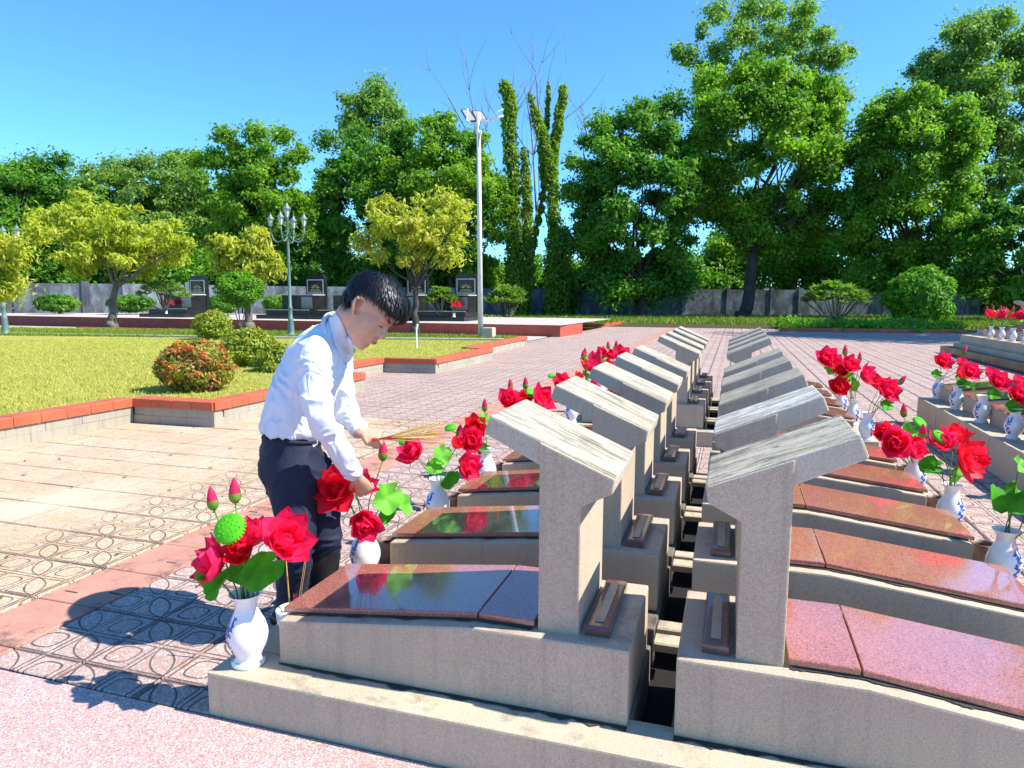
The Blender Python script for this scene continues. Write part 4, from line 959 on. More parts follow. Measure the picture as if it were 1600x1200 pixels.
for q in range(len(V)):
    if V[q] is None:
        i,j=divmod(q,nv+1); t=i/nu*5; k=min(4,int(t)); w=t-k; s_=j/nv
        a_=[inn[k][x_]*(1-w)+inn[k+1][x_]*w for x_ in(0,1)]; c_=[outr[k][x_]*(1-w)+outr[k+1][x_]*w for x_ in(0,1)]
        near=[v for v in V if v is not None]; D_=float((np.array(V[q-1] if q and V[q-1] is not None else near[0])-CP)@FW)
        V[q]=Vector(atD(a_[0]*(1-s_)+c_[0]*s_,a_[1]*(1-s_)+c_[1]*s_,D_))
V=[Vector(v) for v in V]
for _ in range(3):
    W_=[v.copy() for v in V]
    for i in range(1,nu):
        for j in range(1,nv): q=i*(nv+1)+j; W_[q]=(V[q-1]+V[q+1]+V[q-nv-1]+V[q+nv+1])/4
    V=W_
for i in range(nu):
    for j in range(nv): a=i*(nv+1)+j; Fq.append((a,a+1,a+nv+2,a+nv+1))
o=obj('collar_leaf',mesh('collar_leaf',V,Fq,M['shirt'],True),per); s=o.modifiers.new('s','SOLIDIFY'); s.thickness=.003; s.offset=1
for L_ in ([(468,556),(477,560),(487,561)],[(487,561),(484,580),(482,600),(485,622)],[(464,616),(476,621),(490,623)],[(553,562),(547,585),(541,608),(538,625)],[(557,566),(551,588),(546,610)],[(462,690),(458,672),(455,640),(458,610)]):
    P=[]
    for a_,b_2 in zip(L_[:-1],L_[1:]):
        for k in range(6):
            r_=Vector(ray(a_[0]+(b_2[0]-a_[0])*k/6,a_[1]+(b_2[1]-a_[1])*k/6)).normalized(); h_=bv.ray_cast(Vector(CP),r_)
            if h_[0] is not None: P.append(h_[0]-h_[1]*.0001)
    if len(P)>3:
        b=MB(); b.tube(P,.0022,5); b.build('seam',M['shirt'],per,True)
b=MB(); 
def seam(pts,r=.0016): b.tube(pts,r,5)
shirt_l=[pd(553+ (0 if i<1 else -3*i),560+14*i,2.80) for i in range(6)]
# collar: a folded band round the neck
def collar():
    n=28; V=[];Fq=[]; c=nb.lerp(nk,.12); ax=(nk-nb).normalized(); A,B=axes(ax,sdir); 
    fr=(fdir-ax*fdir.dot(ax)).normalized(); sd=ax.cross(fr)
    for j in range(6):
        for i in range(n+1):
            w=-math.pi+2*math.pi*i/n; open_=(1-abs(w)/math.pi)      # w=+-pi is the front opening
            drop=.030*(abs(w)/math.pi)**6
            h=(.000,.024,.030,.026,.000,-.022)[j]-drop*(1 if j>1 else .3)-(.030*(abs(w)/math.pi)**5 if j>=4 else 0); rr_=(.060,.062,.065,.078,.092,.100)[j]
            ang=w+math.pi; V.append(c+fr*(rr_*1.10*math.cos(ang))+sd*(rr_*1.02*math.sin(ang)*(.93 if i in(0,n) else 1))+ax*h+fr*(.012*(abs(w)/math.pi)**4 if j>=4 else 0))
    for j in range(3):
        for i in range(n): a=j*(n+1)+i; Fq.append((a,a+1,a+n+2,a+n+1))
    o=obj('collar',mesh('collar',V,Fq,M['shirt'],True),per); s=o.modifiers.new('s','SOLIDIFY'); s.thickness=.003; return o
collar()
# cuffs
for E_,W_,fac,rr_ in((ER,WR,.90,.039),(EL,WL,.87,.041)):
    b=MB(); p0=E_.lerp(W_,fac-.12); p1=E_.lerp(W_,fac+.08); b.tube([p0,p0.lerp(p1,.5),p1],[rr_+.002,rr_+.001,rr_-.002],20,False); o=b.build('cuff',M['shirt'],per,True); s=o.modifiers.new('s','SOLIDIFY'); s.thickness=.004
# trousers
tb=MB(); limb(tb,[(pd(457,684,2.945),.126,.168),(pd(455,705,2.945),.132,.172),(pd(458,735,2.94),.140,.175),(pd(464,762,2.94),.125,.165)],VT,26,4)
limb(tb,[(HR,.108,.098),(HR.lerp(KR_,.5),.092,.088),(KR_,.078,.078),(KR_.lerp(AR,.5),.072,.074),(AR+Vector((0,0,-.01)),.068,.072)],VT,18,4)
limb(tb,[(HL,.108,.098),(HL.lerp(KL,.5),.094,.088),(KL,.078,.078),(KL.lerp(AL,.5),.072,.072),(AL+Vector((0,0,-.01)),.066,.07)],VT,18,4)
def tfold(co):
    a=noise.noise(co*5); r1=1-abs(noise.noise(Vector((co.x*6+a,co.y*6,co.z*11+2*a)))*2.3); kz=1+1.2*math.exp(-((co.z-.45)/.12)**2)+1.6*math.exp(-((co.z-.08)/.10)**2)+.7*math.exp(-((co.z-.72)/.08)**2)
    return (max(0,r1)**3*.009-.002)*kz*.7
fuse('trousers',tb,.0075,5,M['trouser'],per,tfold)
b=MB(); A,B=axes(pd(458,676,2.945)-pd(456,700,2.945)); c0=pd(457.4,683,2.945); c1=pd(456.8,687,2.945)
rings=[(c0,.126,.168,A,B),(c1,.129,.171,A,B)]
bb_=MB(); V=[];n=40
for c_,a_,b2,A_,B_ in rings:
    for k in range(n): w=2*math.pi*k/n; V.append(c_+A_*a_*math.cos(w)+B_*b2*math.sin(w))
bb_.add(V,[(k,(k+1)%n,n+(k+1)%n,n+k) for k in range(n)]); o=bb_.build('belt',M['belt'],per,True); s=o.modifiers.new('s','SOLIDIFY'); s.thickness=.003
FV=Vector((.96,.27,0))
for A_ in(AR,AL):
    sh=MB(); q=Vector((A_.x,A_.y,0)); side=Vector((.27,-.96,0))
    limb(sh,[(q-FV*.07+Vector((0,0,.045)),.040,.036),(q+FV*.0+Vector((0,0,.048)),.046,.040),(q+FV*.09+Vector((0,0,.036)),.034,.046),(q+FV*.16+Vector((0,0,.028)),.026,.042)],side,14,3)
    fuse('shoe',sh,.008,3,M['shoe'],per)
# fan of incense sticks held between finger and thumb
hp=pd(592,686,2.93); t=empty('incense_bundle',tuple(hp)); tag(t,'fan of golden incense sticks held in the man\'s left hand','incense')
g=random.Random(9)
for i in range(26):
    a=g.uniform(-1,1); e=pd(655+g.uniform(-12,16),679+a*13,2.93+g.uniform(-.08,.12)); d=(e-hp); L=.30*g.uniform(.85,1.05)
    d=d.normalized()*L; b=MB(); s0=-d*.10+Vector((g.uniform(-.004,.004),0,g.uniform(-.004,.004))); b.tube([s0,d*.22],.0011,4); b2=b
    red=b2.build('stick_end',M['incense_red'],t); b=MB(); b.tube([d*.22,d],.0015,4); b.build('incense_stick',M['incense'],t)

# ------------------------------------------------------------------ trees and shrubs
def leaf_cloud(name,clumps,n,size,mat,seed,parent=None,loc=(0,0,0),flat=.55,droop=0.,shell=.55,aspect=1.9,fuzzy=False):
    """leaf sized quads spread through ellipsoid clumps (centre, radii)"""
    g=np.random.default_rng(seed); C=np.array([c for c,r in clumps],float); Rr=np.array([r for c,r in clumps],float)
    wgt=(Rr[:,0]*Rr[:,1]+Rr[:,0]*Rr[:,2]+Rr[:,1]*Rr[:,2]); wgt/=wgt.sum()
    idx=g.choice(len(C),n,p=wgt); d=g.normal(0,1,(n,3)); d/=np.linalg.norm(d,axis=1)[:,None]
    rad=shell+(1.08-shell)*g.uniform(0,1,n)**.6; rad*=1+.16*np.sin(d[:,0]*5+idx)*np.cos(d[:,2]*6+idx*1.7)
    if fuzzy: d0=g.normal(0,.44,(n,3)); P=C[idx]+d0*Rr[idx]*1.15; d=d0/(np.linalg.norm(d0,axis=1)[:,None]+1e-6)
    else: P=C[idx]+d*Rr[idx]*rad[:,None]
    nrm=d*flat+g.normal(0,.55,(n,3)); nrm[:,2]+=.3; nrm/=np.linalg.norm(nrm,axis=1)[:,None]
    t=g.normal(0,1,(n,3)); t[:,2]-=droop; t-=nrm*np.sum(t*nrm,1)[:,None]; t/=np.linalg.norm(t,axis=1)[:,None]
    bb=np.cross(nrm,t); s=size*g.uniform(.55,1.35,n)[:,None]; w=s/aspect
    V=np.zeros((n,4,3)); V[:,0]=P-t*s; V[:,1]=P+bb*w; V[:,2]=P+t*s; V[:,3]=P-bb*w-nrm*0
    V[:,1]+=nrm*s*.2; V[:,3]+=nrm*s*.2
    return obj(name,fastmesh(name,V.reshape(-1,3)-np.array(loc),np.arange(4*n).reshape(-1,4),mat),parent)
def limbs(mb,base,top_pts,r0,seed,split=.45,wob=.35):
    g=random.Random(seed); B=Vector(base)
    cen=sum((Vector(t) for t in top_pts),Vector())/len(top_pts); fork=B.lerp(cen,split); fork.x*=.45; fork.y*=.45
    def wobbly(a,b,ra,rb,k=5):
        P=[];L=(b-a).length
        for i in range(k+1):
            t=i/k; o=Vector((g.uniform(-1,1),g.uniform(-1,1),g.uniform(-.4,.4)))*L*.045*wob*3*(0 if i in(0,k) else 1); P.append(a.lerp(b,t)+o)
        mb.tube(P,[ra+(rb-ra)*i/k for i in range(k+1)],7)
    fl=Vector((B.x,B.y,B.z)); mb.tube([fl-Vector((0,0,.1)),fl+Vector((0,0,r0*1.2))],[r0*1.5,r0*1.02],8)
    wobbly(B,fork,r0,r0*.62)
    for t in top_pts:
        t=Vector(t); wobbly(fork,t,r0*.38,r0*.07)
        for _ in range(2):
            q=fork.lerp(t,g.uniform(.4,.7)); wobbly(q,q+Vector((g.uniform(-1,1),g.uniform(-1,1),g.uniform(.1,1)))*(t-fork).length*.35,r0*.13,r0*.03,3)
def W3(u,v,dist): # point at horizontal-ish depth
    return atD(u,v,dist)
def mk_tree(D,u0,u1,v0,v1,ub,vb,mat,label,cat='tree',n=14000,leaf=.30,nclump=46,seed=1,group=None,bark='bark_dark',r0=.35,depthk=.7,csize=(.17,.27),forkv=None,name='tree',z0=0.,extra=[],droop=.3,flat=.55,shell=.55,hollow=.55,aspect=1.9,fuzzy=False,split=.45):
    g=random.Random(seed)
    c=atD((u0+u1)/2,(v0+v1)/2,D); hw=(u1-u0)/2*D/F_PX; hh=(v1-v0)/2*D/F_PX
    base=atD(ub,vb,D); base[2]=z0
    t=empty(name,tuple(base)); tag(t,label,cat,group)
    cl=[];k=0
    while len(cl)<nclump and k<6000:
        k+=1; d=Vector((g.gauss(0,1),g.gauss(0,1),g.gauss(0,1))).normalized(); rr=g.uniform(hollow,1.)
        cr=g.uniform(*csize); lat=d.x*hw*rr*(1-cr); dep=d.y*hw*depthk*rr*(1-cr); up=d.z*hh*rr*(1-cr*.8)
        cen=Vector(c)+Vector(RT)*lat+Vector((FW[0],FW[1],0))*dep+Vector((0,0,1))*up
        mean=(hw+hh)/2; cl.append((tuple(cen),(mean*cr*1.15,mean*cr*1.15,mean*cr*.85)))
    for (ue,ve,re) in extra:
        ce=atD(ue,ve,D+g.uniform(-1,1)); re=re*D/F_PX; cl.append((tuple(ce),(re,re*.9,re*.8)))
    leaf_cloud('crown',cl,n,leaf,mat,seed,t,tuple(base),droop=droop,flat=flat,shell=shell,aspect=aspect,fuzzy=fuzzy)
    mb=MB(); tops=[Vector(cc)-Vector(base) for cc,_ in g.sample(cl,min(9,len(cl)))]
    limbs(mb,(0,0,0),tops,r0,seed,split); mb.build('trunk',M[bark],t,True)
    return t
GT='tall trees along the boundary wall'
K=1.

def big(D,u0,u1,v0,v1,ub,vb,mat,label,seed,n=50000,leaf=.185,**k):
    k.setdefault('fuzzy',True); k.setdefault('split',.38); k.setdefault('nclump',230); k.setdefault('csize',(.05,.125)); k['hollow']=max(.45,k.get('hollow',.62)); k.setdefault('hollow',.5); k.setdefault('shell',.35); k.setdefault('flat',.5)
    return mk_tree(D,u0,u1,v0,v1,ub,vb,M[mat],label,n=n,leaf=leaf,seed=seed,group=GT,**k)
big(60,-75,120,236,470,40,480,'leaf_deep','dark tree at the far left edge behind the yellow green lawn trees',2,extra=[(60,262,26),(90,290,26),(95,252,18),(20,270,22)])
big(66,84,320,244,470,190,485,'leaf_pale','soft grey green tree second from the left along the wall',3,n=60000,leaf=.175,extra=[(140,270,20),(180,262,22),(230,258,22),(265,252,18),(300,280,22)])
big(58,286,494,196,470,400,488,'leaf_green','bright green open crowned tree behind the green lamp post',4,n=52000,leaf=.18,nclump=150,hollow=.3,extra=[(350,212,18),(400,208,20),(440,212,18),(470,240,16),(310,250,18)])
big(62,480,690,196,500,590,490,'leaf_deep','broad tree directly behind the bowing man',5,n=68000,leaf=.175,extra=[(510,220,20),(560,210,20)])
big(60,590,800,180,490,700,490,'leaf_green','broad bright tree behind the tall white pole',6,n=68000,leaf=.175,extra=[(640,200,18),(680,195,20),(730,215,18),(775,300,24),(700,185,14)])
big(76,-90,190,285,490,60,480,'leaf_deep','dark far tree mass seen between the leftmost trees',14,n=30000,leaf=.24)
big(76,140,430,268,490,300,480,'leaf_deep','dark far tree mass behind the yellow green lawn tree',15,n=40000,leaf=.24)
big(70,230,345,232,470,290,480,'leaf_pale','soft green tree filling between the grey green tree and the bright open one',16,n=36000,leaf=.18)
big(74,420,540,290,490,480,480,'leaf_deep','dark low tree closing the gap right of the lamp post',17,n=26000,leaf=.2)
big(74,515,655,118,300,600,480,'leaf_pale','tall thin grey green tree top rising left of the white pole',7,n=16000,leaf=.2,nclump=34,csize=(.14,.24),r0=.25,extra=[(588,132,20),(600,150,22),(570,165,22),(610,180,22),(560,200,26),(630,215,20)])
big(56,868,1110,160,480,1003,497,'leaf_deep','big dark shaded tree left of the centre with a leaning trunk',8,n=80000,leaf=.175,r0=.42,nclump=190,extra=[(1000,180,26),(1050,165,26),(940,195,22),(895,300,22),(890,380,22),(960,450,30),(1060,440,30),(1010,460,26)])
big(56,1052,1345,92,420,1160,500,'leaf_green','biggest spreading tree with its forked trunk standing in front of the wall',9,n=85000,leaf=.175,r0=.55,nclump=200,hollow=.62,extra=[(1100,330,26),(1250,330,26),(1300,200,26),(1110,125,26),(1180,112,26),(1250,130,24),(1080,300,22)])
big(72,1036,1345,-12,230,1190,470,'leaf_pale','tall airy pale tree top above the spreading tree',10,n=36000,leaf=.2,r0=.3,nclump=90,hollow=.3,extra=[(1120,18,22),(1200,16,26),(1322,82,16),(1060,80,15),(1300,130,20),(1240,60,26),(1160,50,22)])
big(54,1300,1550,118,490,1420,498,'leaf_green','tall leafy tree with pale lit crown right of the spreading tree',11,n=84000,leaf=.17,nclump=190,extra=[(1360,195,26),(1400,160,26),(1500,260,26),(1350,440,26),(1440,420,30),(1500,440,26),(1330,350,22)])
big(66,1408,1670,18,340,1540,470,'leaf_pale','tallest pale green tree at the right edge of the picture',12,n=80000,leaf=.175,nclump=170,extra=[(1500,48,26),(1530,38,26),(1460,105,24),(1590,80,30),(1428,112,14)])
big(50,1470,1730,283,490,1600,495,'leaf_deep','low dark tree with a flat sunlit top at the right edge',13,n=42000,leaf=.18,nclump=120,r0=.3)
def off_tree(x,y,zc,r,h,label,seed):
    t=empty('tree',(x,y,0)); tag(t,label,'tree',GT); g=random.Random(seed); cl=[]
    for i in range(110):
        d=Vector((g.gauss(0,1),g.gauss(0,1),g.gauss(0,1))).normalized()*g.uniform(.5,1); cl.append(((x+d.x*r,y+d.y*r,zc+d.z*h),(1.9,1.9,1.4)))
    leaf_cloud('crown',cl,26000,.24,M['leaf_deep'],seed,t,(x,y,0),fuzzy=True); mb=MB(); limbs(mb,(0,0,0),[Vector(c)-Vector((x,y,0)) for c,_ in cl[:8]],.45,seed,.4); mb.build('trunk',M['bark_dark'],t,True)
off_tree(25,37.5,15,7,9,'tall tree beyond the right edge whose shade falls on the back of the court',91)
# understorey behind the wall: hedge like bushes
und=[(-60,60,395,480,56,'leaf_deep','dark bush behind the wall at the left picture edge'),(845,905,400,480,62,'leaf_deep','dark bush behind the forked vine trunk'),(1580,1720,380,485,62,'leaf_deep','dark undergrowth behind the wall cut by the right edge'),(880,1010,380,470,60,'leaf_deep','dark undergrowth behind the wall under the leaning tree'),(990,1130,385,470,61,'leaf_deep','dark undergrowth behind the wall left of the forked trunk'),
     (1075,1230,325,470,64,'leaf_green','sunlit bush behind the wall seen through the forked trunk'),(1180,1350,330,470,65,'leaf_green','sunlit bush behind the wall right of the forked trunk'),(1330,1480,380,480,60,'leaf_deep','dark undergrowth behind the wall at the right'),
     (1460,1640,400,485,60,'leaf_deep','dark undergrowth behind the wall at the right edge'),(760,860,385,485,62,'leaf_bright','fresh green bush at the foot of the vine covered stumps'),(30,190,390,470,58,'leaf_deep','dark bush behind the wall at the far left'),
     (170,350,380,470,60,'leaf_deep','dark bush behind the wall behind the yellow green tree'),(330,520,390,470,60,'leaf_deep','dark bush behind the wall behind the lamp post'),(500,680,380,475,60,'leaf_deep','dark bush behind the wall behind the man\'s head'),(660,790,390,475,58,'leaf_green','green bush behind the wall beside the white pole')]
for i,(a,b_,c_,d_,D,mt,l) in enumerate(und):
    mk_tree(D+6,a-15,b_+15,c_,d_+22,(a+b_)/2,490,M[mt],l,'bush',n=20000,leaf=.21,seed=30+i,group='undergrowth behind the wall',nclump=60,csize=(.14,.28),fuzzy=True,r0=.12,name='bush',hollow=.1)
# vine covered dead stumps
def vine(pts,rads,D,n,seed,mat,parent,base):
    g=np.random.default_rng(seed); P=np.array([atD(u,v,D) for u,v in pts]); cl=[]
    for a in range(len(P)-1):
        m_=5
        for i in range(m_):
            t=i/m_; p=P[a]*(1-t)+P[a+1]*t; r=(rads[a]*(1-t)+rads[a+1]*t)*.88*D/F_PX; cl.append((tuple(p+g.normal(0,r*.15,3)),(r,r,r*1.5)))
    o=leaf_cloud('vines',cl,n,.17,mat,seed,parent,tuple(base),droop=2.0,shell=.6)
    b=MB(); b.tube([p-np.array(base) for p in P],[max(.05,r*.4*D/F_PX) for r in rads],7); b.build('stump',M['bark_dark'],parent,True)
D=61
def stump(label,parts,seed,ub):
    base=atD(ub,490,D); base[2]=0; t=empty('vine_covered_stump',tuple(base)); tag(t,label,'dead tree','vine covered dead trees')
    for i,(pts,rads,n,mt) in enumerate(parts): vine(pts,rads,D+i*.4,n,seed+i,M[mt],t,base)
    return t
s1=stump('thick leafy vine column left of the others, hooked at the top',[([(806,478),(808,400),(800,300),(797,200),(796,150),(784,132)],[22,18,15,13,11,8],9000,'leaf_vine')],50,806)
s2=stump('thin vine covered stem between the two thicker ones',[([(822,480),(826,380),(822,300),(818,230)],[12,10,10,7],3500,'leaf_vine'),([(835,380),(850,290),(845,220)],[6,6,5],1800,'leaf_vine')],60,824)
s3=stump('forked vine covered trunk with two raised arms',[([(872,480),(868,400),(864,330),(862,270),(850,220),(838,180),(826,145)],[24,18,12,12,11,8,5],7500,'leaf_vine'),([(862,270),(868,220),(876,170),(881,135)],[10,9,8,7],3500,'leaf_vine'),([(852,215),(856,170),(857,128)],[5,4,3],900,'leaf_vine'),([(878,480),(882,430),(875,370)],[26,22,14],5000,'leaf_deep')],70,872)
def bare(label,stems,seed,ub,D=63):
    g=random.Random(seed); base=atD(ub,480,D); base[2]=0; t=empty('bare_tree',tuple(base)); tag(t,label,'dead tree','bare dead branches against the sky'); b=MB()
    def grow(p,d,L,r,lv):
        P=[p]
        for i in range(5): d=(d+Vector((g.gauss(0,.10),g.gauss(0,.10),g.gauss(.02,.07)))).normalized(); P.append(P[-1]+d*L/5)
        b.tube(P,[r*.75*(1-.13*i) for i in range(6)],5)
        if lv>0:
            for _ in range(4 if lv>1 else 3):
                k=g.randint(1,5); a=g.uniform(0,6.28); nd=(d+Vector((math.cos(a),math.sin(a)*.6,g.uniform(-.1,.5)))*g.uniform(.35,.75)).normalized(); grow(P[k],nd,L*g.uniform(.35,.6),r*.5,lv-1)
    for (ua,va,ub_,vb_,r) in stems:
        a=Vector(atD(ua,va,D))-Vector(base); e=Vector(atD(ub_,vb_,D))-Vector(base); grow(a,(e-a).normalized(),(e-a).length,r,2)
    b.build('branches',M['twig'],t,True); return t
bare('fine leafless branches fanning up left of the hooked vine column',[(800,380,760,115,.13),(800,260,800,95,.10),(795,330,748,200,.08)],81,800)
bare('leafless branches rising between the vine columns',[(838,330,806,100,.13),(850,250,835,110,.08),(835,400,842,160,.10)],82,840)
bare('small leafless branches above the dark tree',[(925,240,912,140,.10),(915,260,890,190,.06)],83,920,58)
# yellow green trees on the lawn
GL='young yellow green trees on the lawn'
mk_tree(31,48,312,312,448,175,510,M['leaf_yellow'],'wide yellow green lawn tree with a crooked mottled trunk, left of the tombs',n=13000,leaf=.15,seed=21,group=GL,bark='bark',nclump=90,csize=(.07,.13),aspect=3.,fuzzy=True,r0=.20,z0=.25,hollow=.3,extra=[(125,306,14),(130,322,18),(138,340,22),(60,345,20),(50,352,12),(290,378,14),(240,380,28),(90,345,24),(270,400,22),(265,378,18)],depthk=.8,droop=1.2)
mk_tree(17,-90,44,345,480,-30,540,M['leaf_gold'],'gold green bushy tree cut off by the left edge',n=14000,leaf=.07,seed=22,group=GL,bark='bark',nclump=70,csize=(.12,.2),aspect=3.,fuzzy=True,r0=.10,z0=.25,droop=1.2,extra=[(20,400,26),(15,450,26),(28,380,14)])
mk_tree(30,330,446,355,452,390,512,M['leaf_gold'],'small lawn tree with drooping olive leaves beside the clipped ball',n=6500,leaf=.14,seed=23,group=GL,bark='bark',nclump=46,csize=(.10,.2),aspect=3.2,fuzzy=True,r0=.19,z0=.25,hollow=.3,droop=1.5,extra=[(350,380,16),(430,420,16),(400,365,14)])
mk_tree(28,545,745,298,432,648,524,M['leaf_gold'],'lawn tree with thin dark trunk and pale yellow crown behind the man',n=8500,leaf=.14,seed=24,group=GL,bark='bark_dark',nclump=64,csize=(.08,.14),aspect=3.2,fuzzy=True,r0=.16,z0=.25,hollow=.3,droop=1.2,extra=[(690,315,24),(720,330,20),(570,380,22),(600,350,22),(700,400,22)])
def shrub(D,u,v,ru,rv,mat,label,n,leaf,seed,z=.26,cat='shrub',group='clipped round shrubs on the lawn',name='round_shrub',flowers=0,squash=1.):
    c=atD(u,v,D); r=ru*D/F_PX; h=rv*D/F_PX; base=(c[0],c[1],z); t=empty(name,base); tag(t,label,cat,group)
    cl=[(tuple(c),(r*.9,r*.9,h*.92))]; g=random.Random(seed)
    for i in range(26):
        a=g.uniform(0,6.28); e=g.uniform(-.5,1.4); cl.append((tuple(c+np.array([math.cos(a)*math.cos(e)*r*.8,math.sin(a)*math.cos(e)*r*.8,math.sin(e)*h*.8])),(r*.22,r*.22,h*.2)))
    leaf_cloud('foliage',cl,n,leaf,mat,seed,t,base,shell=.86,flat=.9,aspect=1.7)
    b=MB(); 
    for i in range(5): a=i*1.26; b.tube([(0,0,-.02),(r*.3*math.cos(a),r*.3*math.sin(a),(c[2]-z)*.6),(r*.5*math.cos(a),r*.5*math.sin(a),c[2]-z)],[.02,.015,.008],5)
    b.build('stems',M['bark'],t)
    core=MB(); core.lathe([(0,-h*.8)]+[(r*.78*math.cos(x),h*.8*math.sin(x)) for x in np.linspace(-1.3,1.3,8)]+[(0,h*.8)],14,(0,0,c[2]-z)); core.build('inner_foliage',M['leaf_deep'],t,True)
    if flowers:
        cl2=[]
        for i in range(flowers):
            a=g.uniform(-2.6,.6); e=g.uniform(-.3,1.2); cl2.append((tuple(c+np.array([math.cos(a)*math.cos(e)*r*.98,math.sin(a)*math.cos(e)*r*.98,math.sin(e)*h*1.0])),(.05,.05,.035)))
        o=leaf_cloud('blossom',cl2,flowers*26,.02,M['orange'],seed+1,t,base); 
    return t
shrub(9.45,306,574,57,42,M['leaf_mixed'],'nearest round shrub with orange blossoms at the lawn corner',9000,.028,31,flowers=26)
shrub(12.9,388,546,44,33,M['leaf_hedge'],'round yellow green shrub behind the flowering one',8000,.032,32)
shrub(12.0,434,572,36,34,M['leaf_hedge'],'smaller round shrub just left of the man\'s back',6000,.030,33)
shrub(21.0,333,509,30,24,M['leaf_hedge'],'smallest round shrub, furthest back on the lawn',5000,.038,34)
shrub(29,374,452,37,27,M['leaf_bright'],'bright green clipped ball under the small lawn tree',6000,.06,35,z=.25,cat='shrub')
for u_,r_,l_ in ((90,30,'low dark bush against the wall at the far left'),(205,34,'low dark bush against the wall right of the mottled trunk'),(350,26,'low dark bush against the wall behind the clipped ball'),(438,26,'low dark bush against the wall beside the lamp post')):
    shrub(44,u_,474,r_,13,M['leaf_deep'],l_,2600,.14,60+u_,z=0,cat='bush',group='low bushes along the wall',name='bush')
def frangipani(D,u,v0,v1,hw,label,seed,n=60):
    g=random.Random(seed); base=atD(u,v1,D); base[2]=max(0,base[2]) ; t=empty('frangipani',tuple(base)); tag(t,label,'shrub','small frangipani shrubs'); b=MB(); V=[];Fq=[]; H=(v1-v0)*D/F_PX; Wd=hw*D/F_PX
    for i in range(n):
        a=g.uniform(0,6.28); e=g.uniform(.15,1.45); tip=Vector((math.cos(a)*math.cos(e)*Wd,math.sin(a)*math.cos(e)*Wd,H*(.35+.62*math.sin(e)*g.uniform(.7,1)))); 
        if i%6==0: b.tube([(0,0,-.05),tip*.45+Vector((0,0,-.1*H)),tip],[.04,.03,.02],5)
        for k in range(12):
            q=a+k*.7+g.uniform(-.3,.3); d=Vector((math.cos(q),math.sin(q),g.uniform(.1,.8))).normalized(); s=Vector((-math.sin(q),math.cos(q),0)); L=g.uniform(.42,.62)*D/45; w=L*.17
            n0=len(V); V+=[tip,tip+d*L*.5+s*w,tip+d*L,tip+d*L*.5-s*w]; Fq.append((n0,n0+1,n0+2,n0+3))
    b.build('stems',M['bark'],t); obj('leaves',fastmesh('leaves',np.array([tuple(x) for x in V]),np.array(Fq),M['leaf_frangi']),t); return t
M['leaf_frangi']=m_leaf('leaf_frangi',(.11,.22,.035),(.26,.38,.07),None,.3,.4)
frangipani(41,1305,440,500,46,'frangipani shrub with long pale leaves before the wall at the right',41,110)
frangipani(42,793,448,496,30,'frangipani shrub before the wall beside the white pole',42,80)
frangipani(33,575,438,486,24,'frangipani between the tombs, behind the man\'s head',43,60)
frangipani(33,690,450,492,20,'small frangipani between the two rightmost tombs',44,50)
frangipani(33,258,440,485,34,'pale leaved frangipani left of the leftmost tomb',45,60)
shrub(43,1436,468,50,50,M['leaf_hedge2'] if 'leaf_hedge2' in M else M['leaf_bright'],'large rounded bush before the wall at the right',9000,.12,36,z=0,cat='bush',group='bushes before the wall',name='bush')
# beds with kerb and ground cover at the back of the court
def bed(poly,label,h=.4,n=6000,seed=5,mat='leaf_green'):
    t=empty('planting_bed'); tag(t,label,'bed')
    b=MB()
    for i in range(len(poly)):
        (xa,ya),(xb,yb)=poly[i],poly[(i+1)%len(poly)]; A=Vector((xa,ya,0));B=Vector((xb,yb,0)); d=(B-A).normalized(); nn=Vector((d.y,-d.x,0))*.09
        b.add([A+nn,B+nn,B-nn,A-nn]+[v+Vector((0,0,.18)) for v in (A+nn,B+nn,B-nn,A-nn)],[(0,1,5,4),(1,2,6,5),(2,3,7,6),(3,0,4,7),(4,5,6,7)])
    b.build('kerb',M['red_tile'],t)
    g=np.random.default_rng(seed); P=np.array(poly); x=g.uniform(P[:,0].min(),P[:,0].max(),n*3); y=g.uniform(P[:,1].min(),P[:,1].max(),n*3); k=inpoly(x,y,poly); x=x[k][:n]; y=y[k][:n]; m_=len(x)
    z=.1+h*np.clip(.5+.5*np.sin(x*1.1+seed)*np.cos(y*.9)+g.normal(0,.25,m_),.05,1.2)
    c=[((x[i],y[i],z[i]*.6),(.3,.3,z[i]*.5)) for i in range(m_)][:900]
    o=leaf_cloud('ground_cover',c,n*2,.10,M[mat],seed,t,droop=-.3,shell=.3); o['kind']='stuff'
bed([(2.35,36.3),(10.2,37.3),(10.2,43),(2.35,42.5)],'red kerbed bed of low green ground cover at the far right',.42,7000,5,'leaf_bright')
bed([(-24,39.5),(-7.0,38.9),(-6.6,43.5),(-24,45)],'grassy bed with red kerb behind the terrace end',.3,7000,6,'blade_green')
x=rng.uniform(-30,34,60000); y=rng.uniform(43.2,70,60000)
x=x[:]; k=(y<(62+.4*x)+3)&~((x>-6.5)&(x<2.2)&(y<46)); x=x[k]; y=y[k]
tag(blades('verge_grass',np.c_[x,y,np.full(len(x),-.06)],.35,.05,M['blade_green'],'rough green grass growing along the foot of the wall'),cat='grass')
g_=MB(); g_.add([(-80,39.2,-.02),(60,39.2,-.02),(60,110,-.02),(-80,110,-.02)],[(0,1,2,3)]); tag(g_.build('verge',M['earth']),'shaded earth and grass verge before the boundary wall',kind='structure')
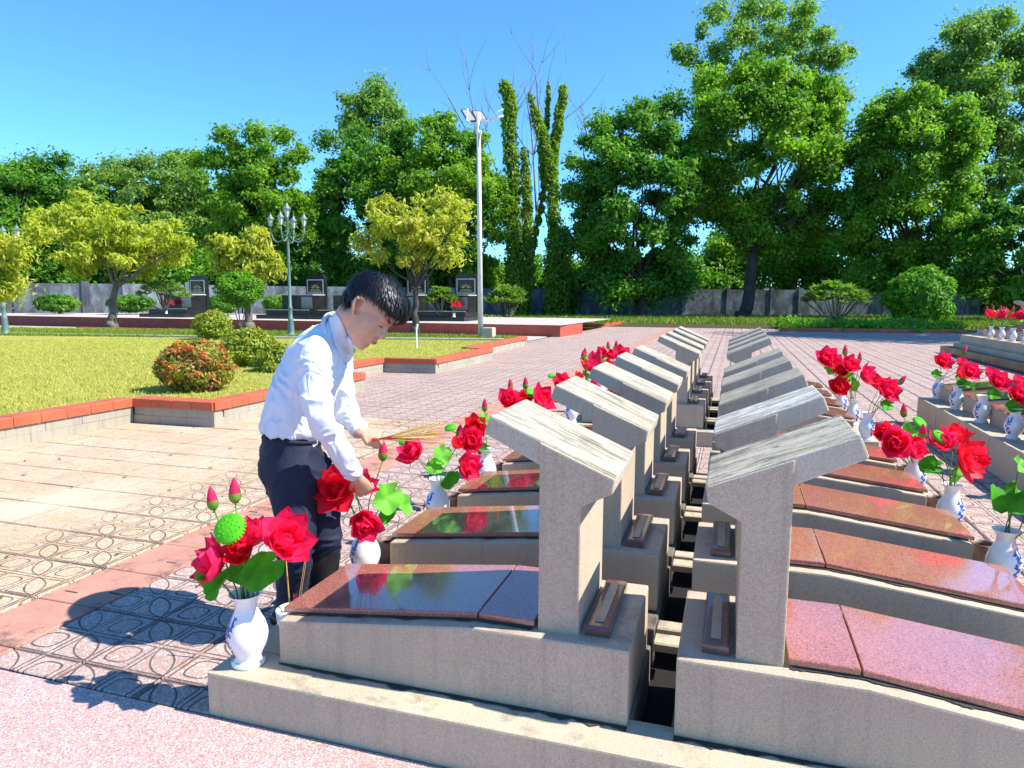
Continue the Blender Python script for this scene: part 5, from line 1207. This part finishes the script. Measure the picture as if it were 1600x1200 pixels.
# ------------------------------------------------------------------ lamp posts and pole
def lantern(parent,p,s=.8):
    q0=p; p=(0,0,0); b=MB(); b.lathe([(.03,-.02),(.06,0),(.075,.02),(.05,.03)],6,p); b.lathe([(.19,.33),(.20,.335),(.13,.41),(.06,.50),(.03,.56),(.035,.58),(.012,.60),(.006,.68),(0,.68)],6,p)
    for i in range(6):
        a=2*math.pi*i/6; b.tube([(p[0]+.075*math.cos(a),p[1]+.075*math.sin(a),p[2]+.02),(p[0]+.145*math.cos(a),p[1]+.145*math.sin(a),p[2]+.33)],.010,4)
    f=b.build('lantern',M['lamp_iron'],parent,False,q0); f.scale=(s,s,s); q=MB(); q.lathe([(.068,.02),(.138,.325)],6,p); q.build('lantern_glass',M['lamp_glass'],f); return f
def lamp_post(base,H,label,rz=0):
    t=empty('street_lamp',tuple(base),rz); tag(t,label,'lamp post','green cast iron lamp posts'); b=MB()
    b.lathe([(.15,0),(.15,.06),(.12,.10),(.10,.16),(.11,.22),(.085,.55),(.095,.60),(.065,.64),(.06,.9),(.075,.93),(.075,.97),(.05,1.0),(.045,H*.62),(.06,H*.63),(.045,H*.65),(.038,H-.05),(.06,H-.02),(.03,H)],14)
    b.build('post',M['lamp_iron'],t,True); lantern(t,(0,0,H))
    for k in range(4):
        a=k*math.pi/2+.25; ca,sa=math.cos(a),math.sin(a); P=[]
        for i in range(9): w=i/8; P.append((ca*(.05+.50*math.sin(w*math.pi/2)),sa*(.05+.50*math.sin(w*math.pi/2)),H-.62-.22*math.sin(w*math.pi)+.30*w**2))
        ab=MB(); ab.tube(P,.022,6); ab.tube([(ca*(.1+.07*math.cos(x)),sa*(.1+.07*math.cos(x)),H-.5+.07*math.sin(x)) for x in np.linspace(0,4.7,8)],.012,5); ab.build('arm',M['lamp_iron'],t,True); lantern(t,(P[-1][0],P[-1][1],P[-1][2]+.02),.72)
    return t
bp_=atZ(455,526,.25); lamp_post(bp_,3.85,'green lamp post with five lanterns, standing left of the man',.0)
bp_=atZ(9,524,.25); lamp_post(bp_,3.5,'green lamp post cut by the left edge of the picture',.4)
pb=atZ(751,529,.25); t=empty('solar_light_pole',tuple(pb)); tag(t,'tall white pole topped with two solar panels and a small bracket','light pole')
b=MB(); b.tube([(0,0,0),(-.03,0,3.5),(-.06,0,6.95)],[.085,.075,.065],12); b.build('pole',M['pole'],t,True)
b=MB(); b.bev(.10,.45,-.18,.17,0,.36,.02); b.build('base_box',M['conc_low'],t)
def panel(c,w,h,rot,nm):
    b=MB(); b.box(-w/2,w/2,-h/2,h/2,-.02,.02); o=b.build(nm,M['panel'],t); o.location=c; o.rotation_euler=rot
    f=MB(); f.box(-w/2-.02,w/2+.02,-h/2-.02,-h/2,-.03,.03); f.box(-w/2-.02,w/2+.02,h/2,h/2+.02,-.03,.03); f.box(-w/2-.02,-w/2,-h/2,h/2,-.03,.03); f.box(w/2,w/2+.02,-h/2,h/2,-.03,.03); f.build('panel_rim',M['panel_dark'],o); return o
def panel4(px,nm,dd):
    D0=float((np.array(pb)-CP)@FW); Pq=[Vector(atD(u,v,D0+d))-Vector(pb) for (u,v),d in zip(px,dd)]; nn=(Pq[1]-Pq[0]).cross(Pq[3]-Pq[0]).normalized()*.04
    b=MB(); b.add(Pq+[q+nn for q in Pq],[(0,1,2,3),(7,6,5,4),(0,4,5,1),(1,5,6,2),(2,6,7,3),(3,7,4,0)]); o=b.build(nm,M['panel'],t); f=MB()
    for a_,c_ in ((0,1),(1,2),(2,3),(3,0)): f.tube([Pq[a_]+nn*.5,Pq[c_]+nn*.5],.032,5)
    f.build('panel_rim',M['panel_dark'],o)
panel4([(721,171),(733,171),(744,188),(731,189)],'solar_panel',(.35,.35,-.25,-.25)); panel4([(738,173),(752,173),(761,187),(745,188)],'solar_panel',(.35,.35,-.25,-.25))
b=MB(); b.tube([(-.06,0,6.55),(-.45,0,6.75),(-.42,0,7.1)],.025,6); b.tube([(-.05,0,6.7),(.3,0,6.68),(.55,0,6.75),(.75,0,6.8)],.035,6); b.tube([(.3,0,6.7),(.5,0,6.9),(.75,0,7.0)],.02,6); b.box(-.12,.02,-.09,.09,6.3,6.42); b.build('bracket',M['cable'],t,True)
c=atZ(651,545,.25); b=MB(); b.tube([(0,0,0),(0,0,.5)],.022,6); b.tube([(0,0,.5),(.03,0,.62)],.03,6); o=b.build('marker_stake',M['cable'],None,False,tuple(c)); tag(o,'thin pale stake in the lawn in front of the dark tree trunk','stake')
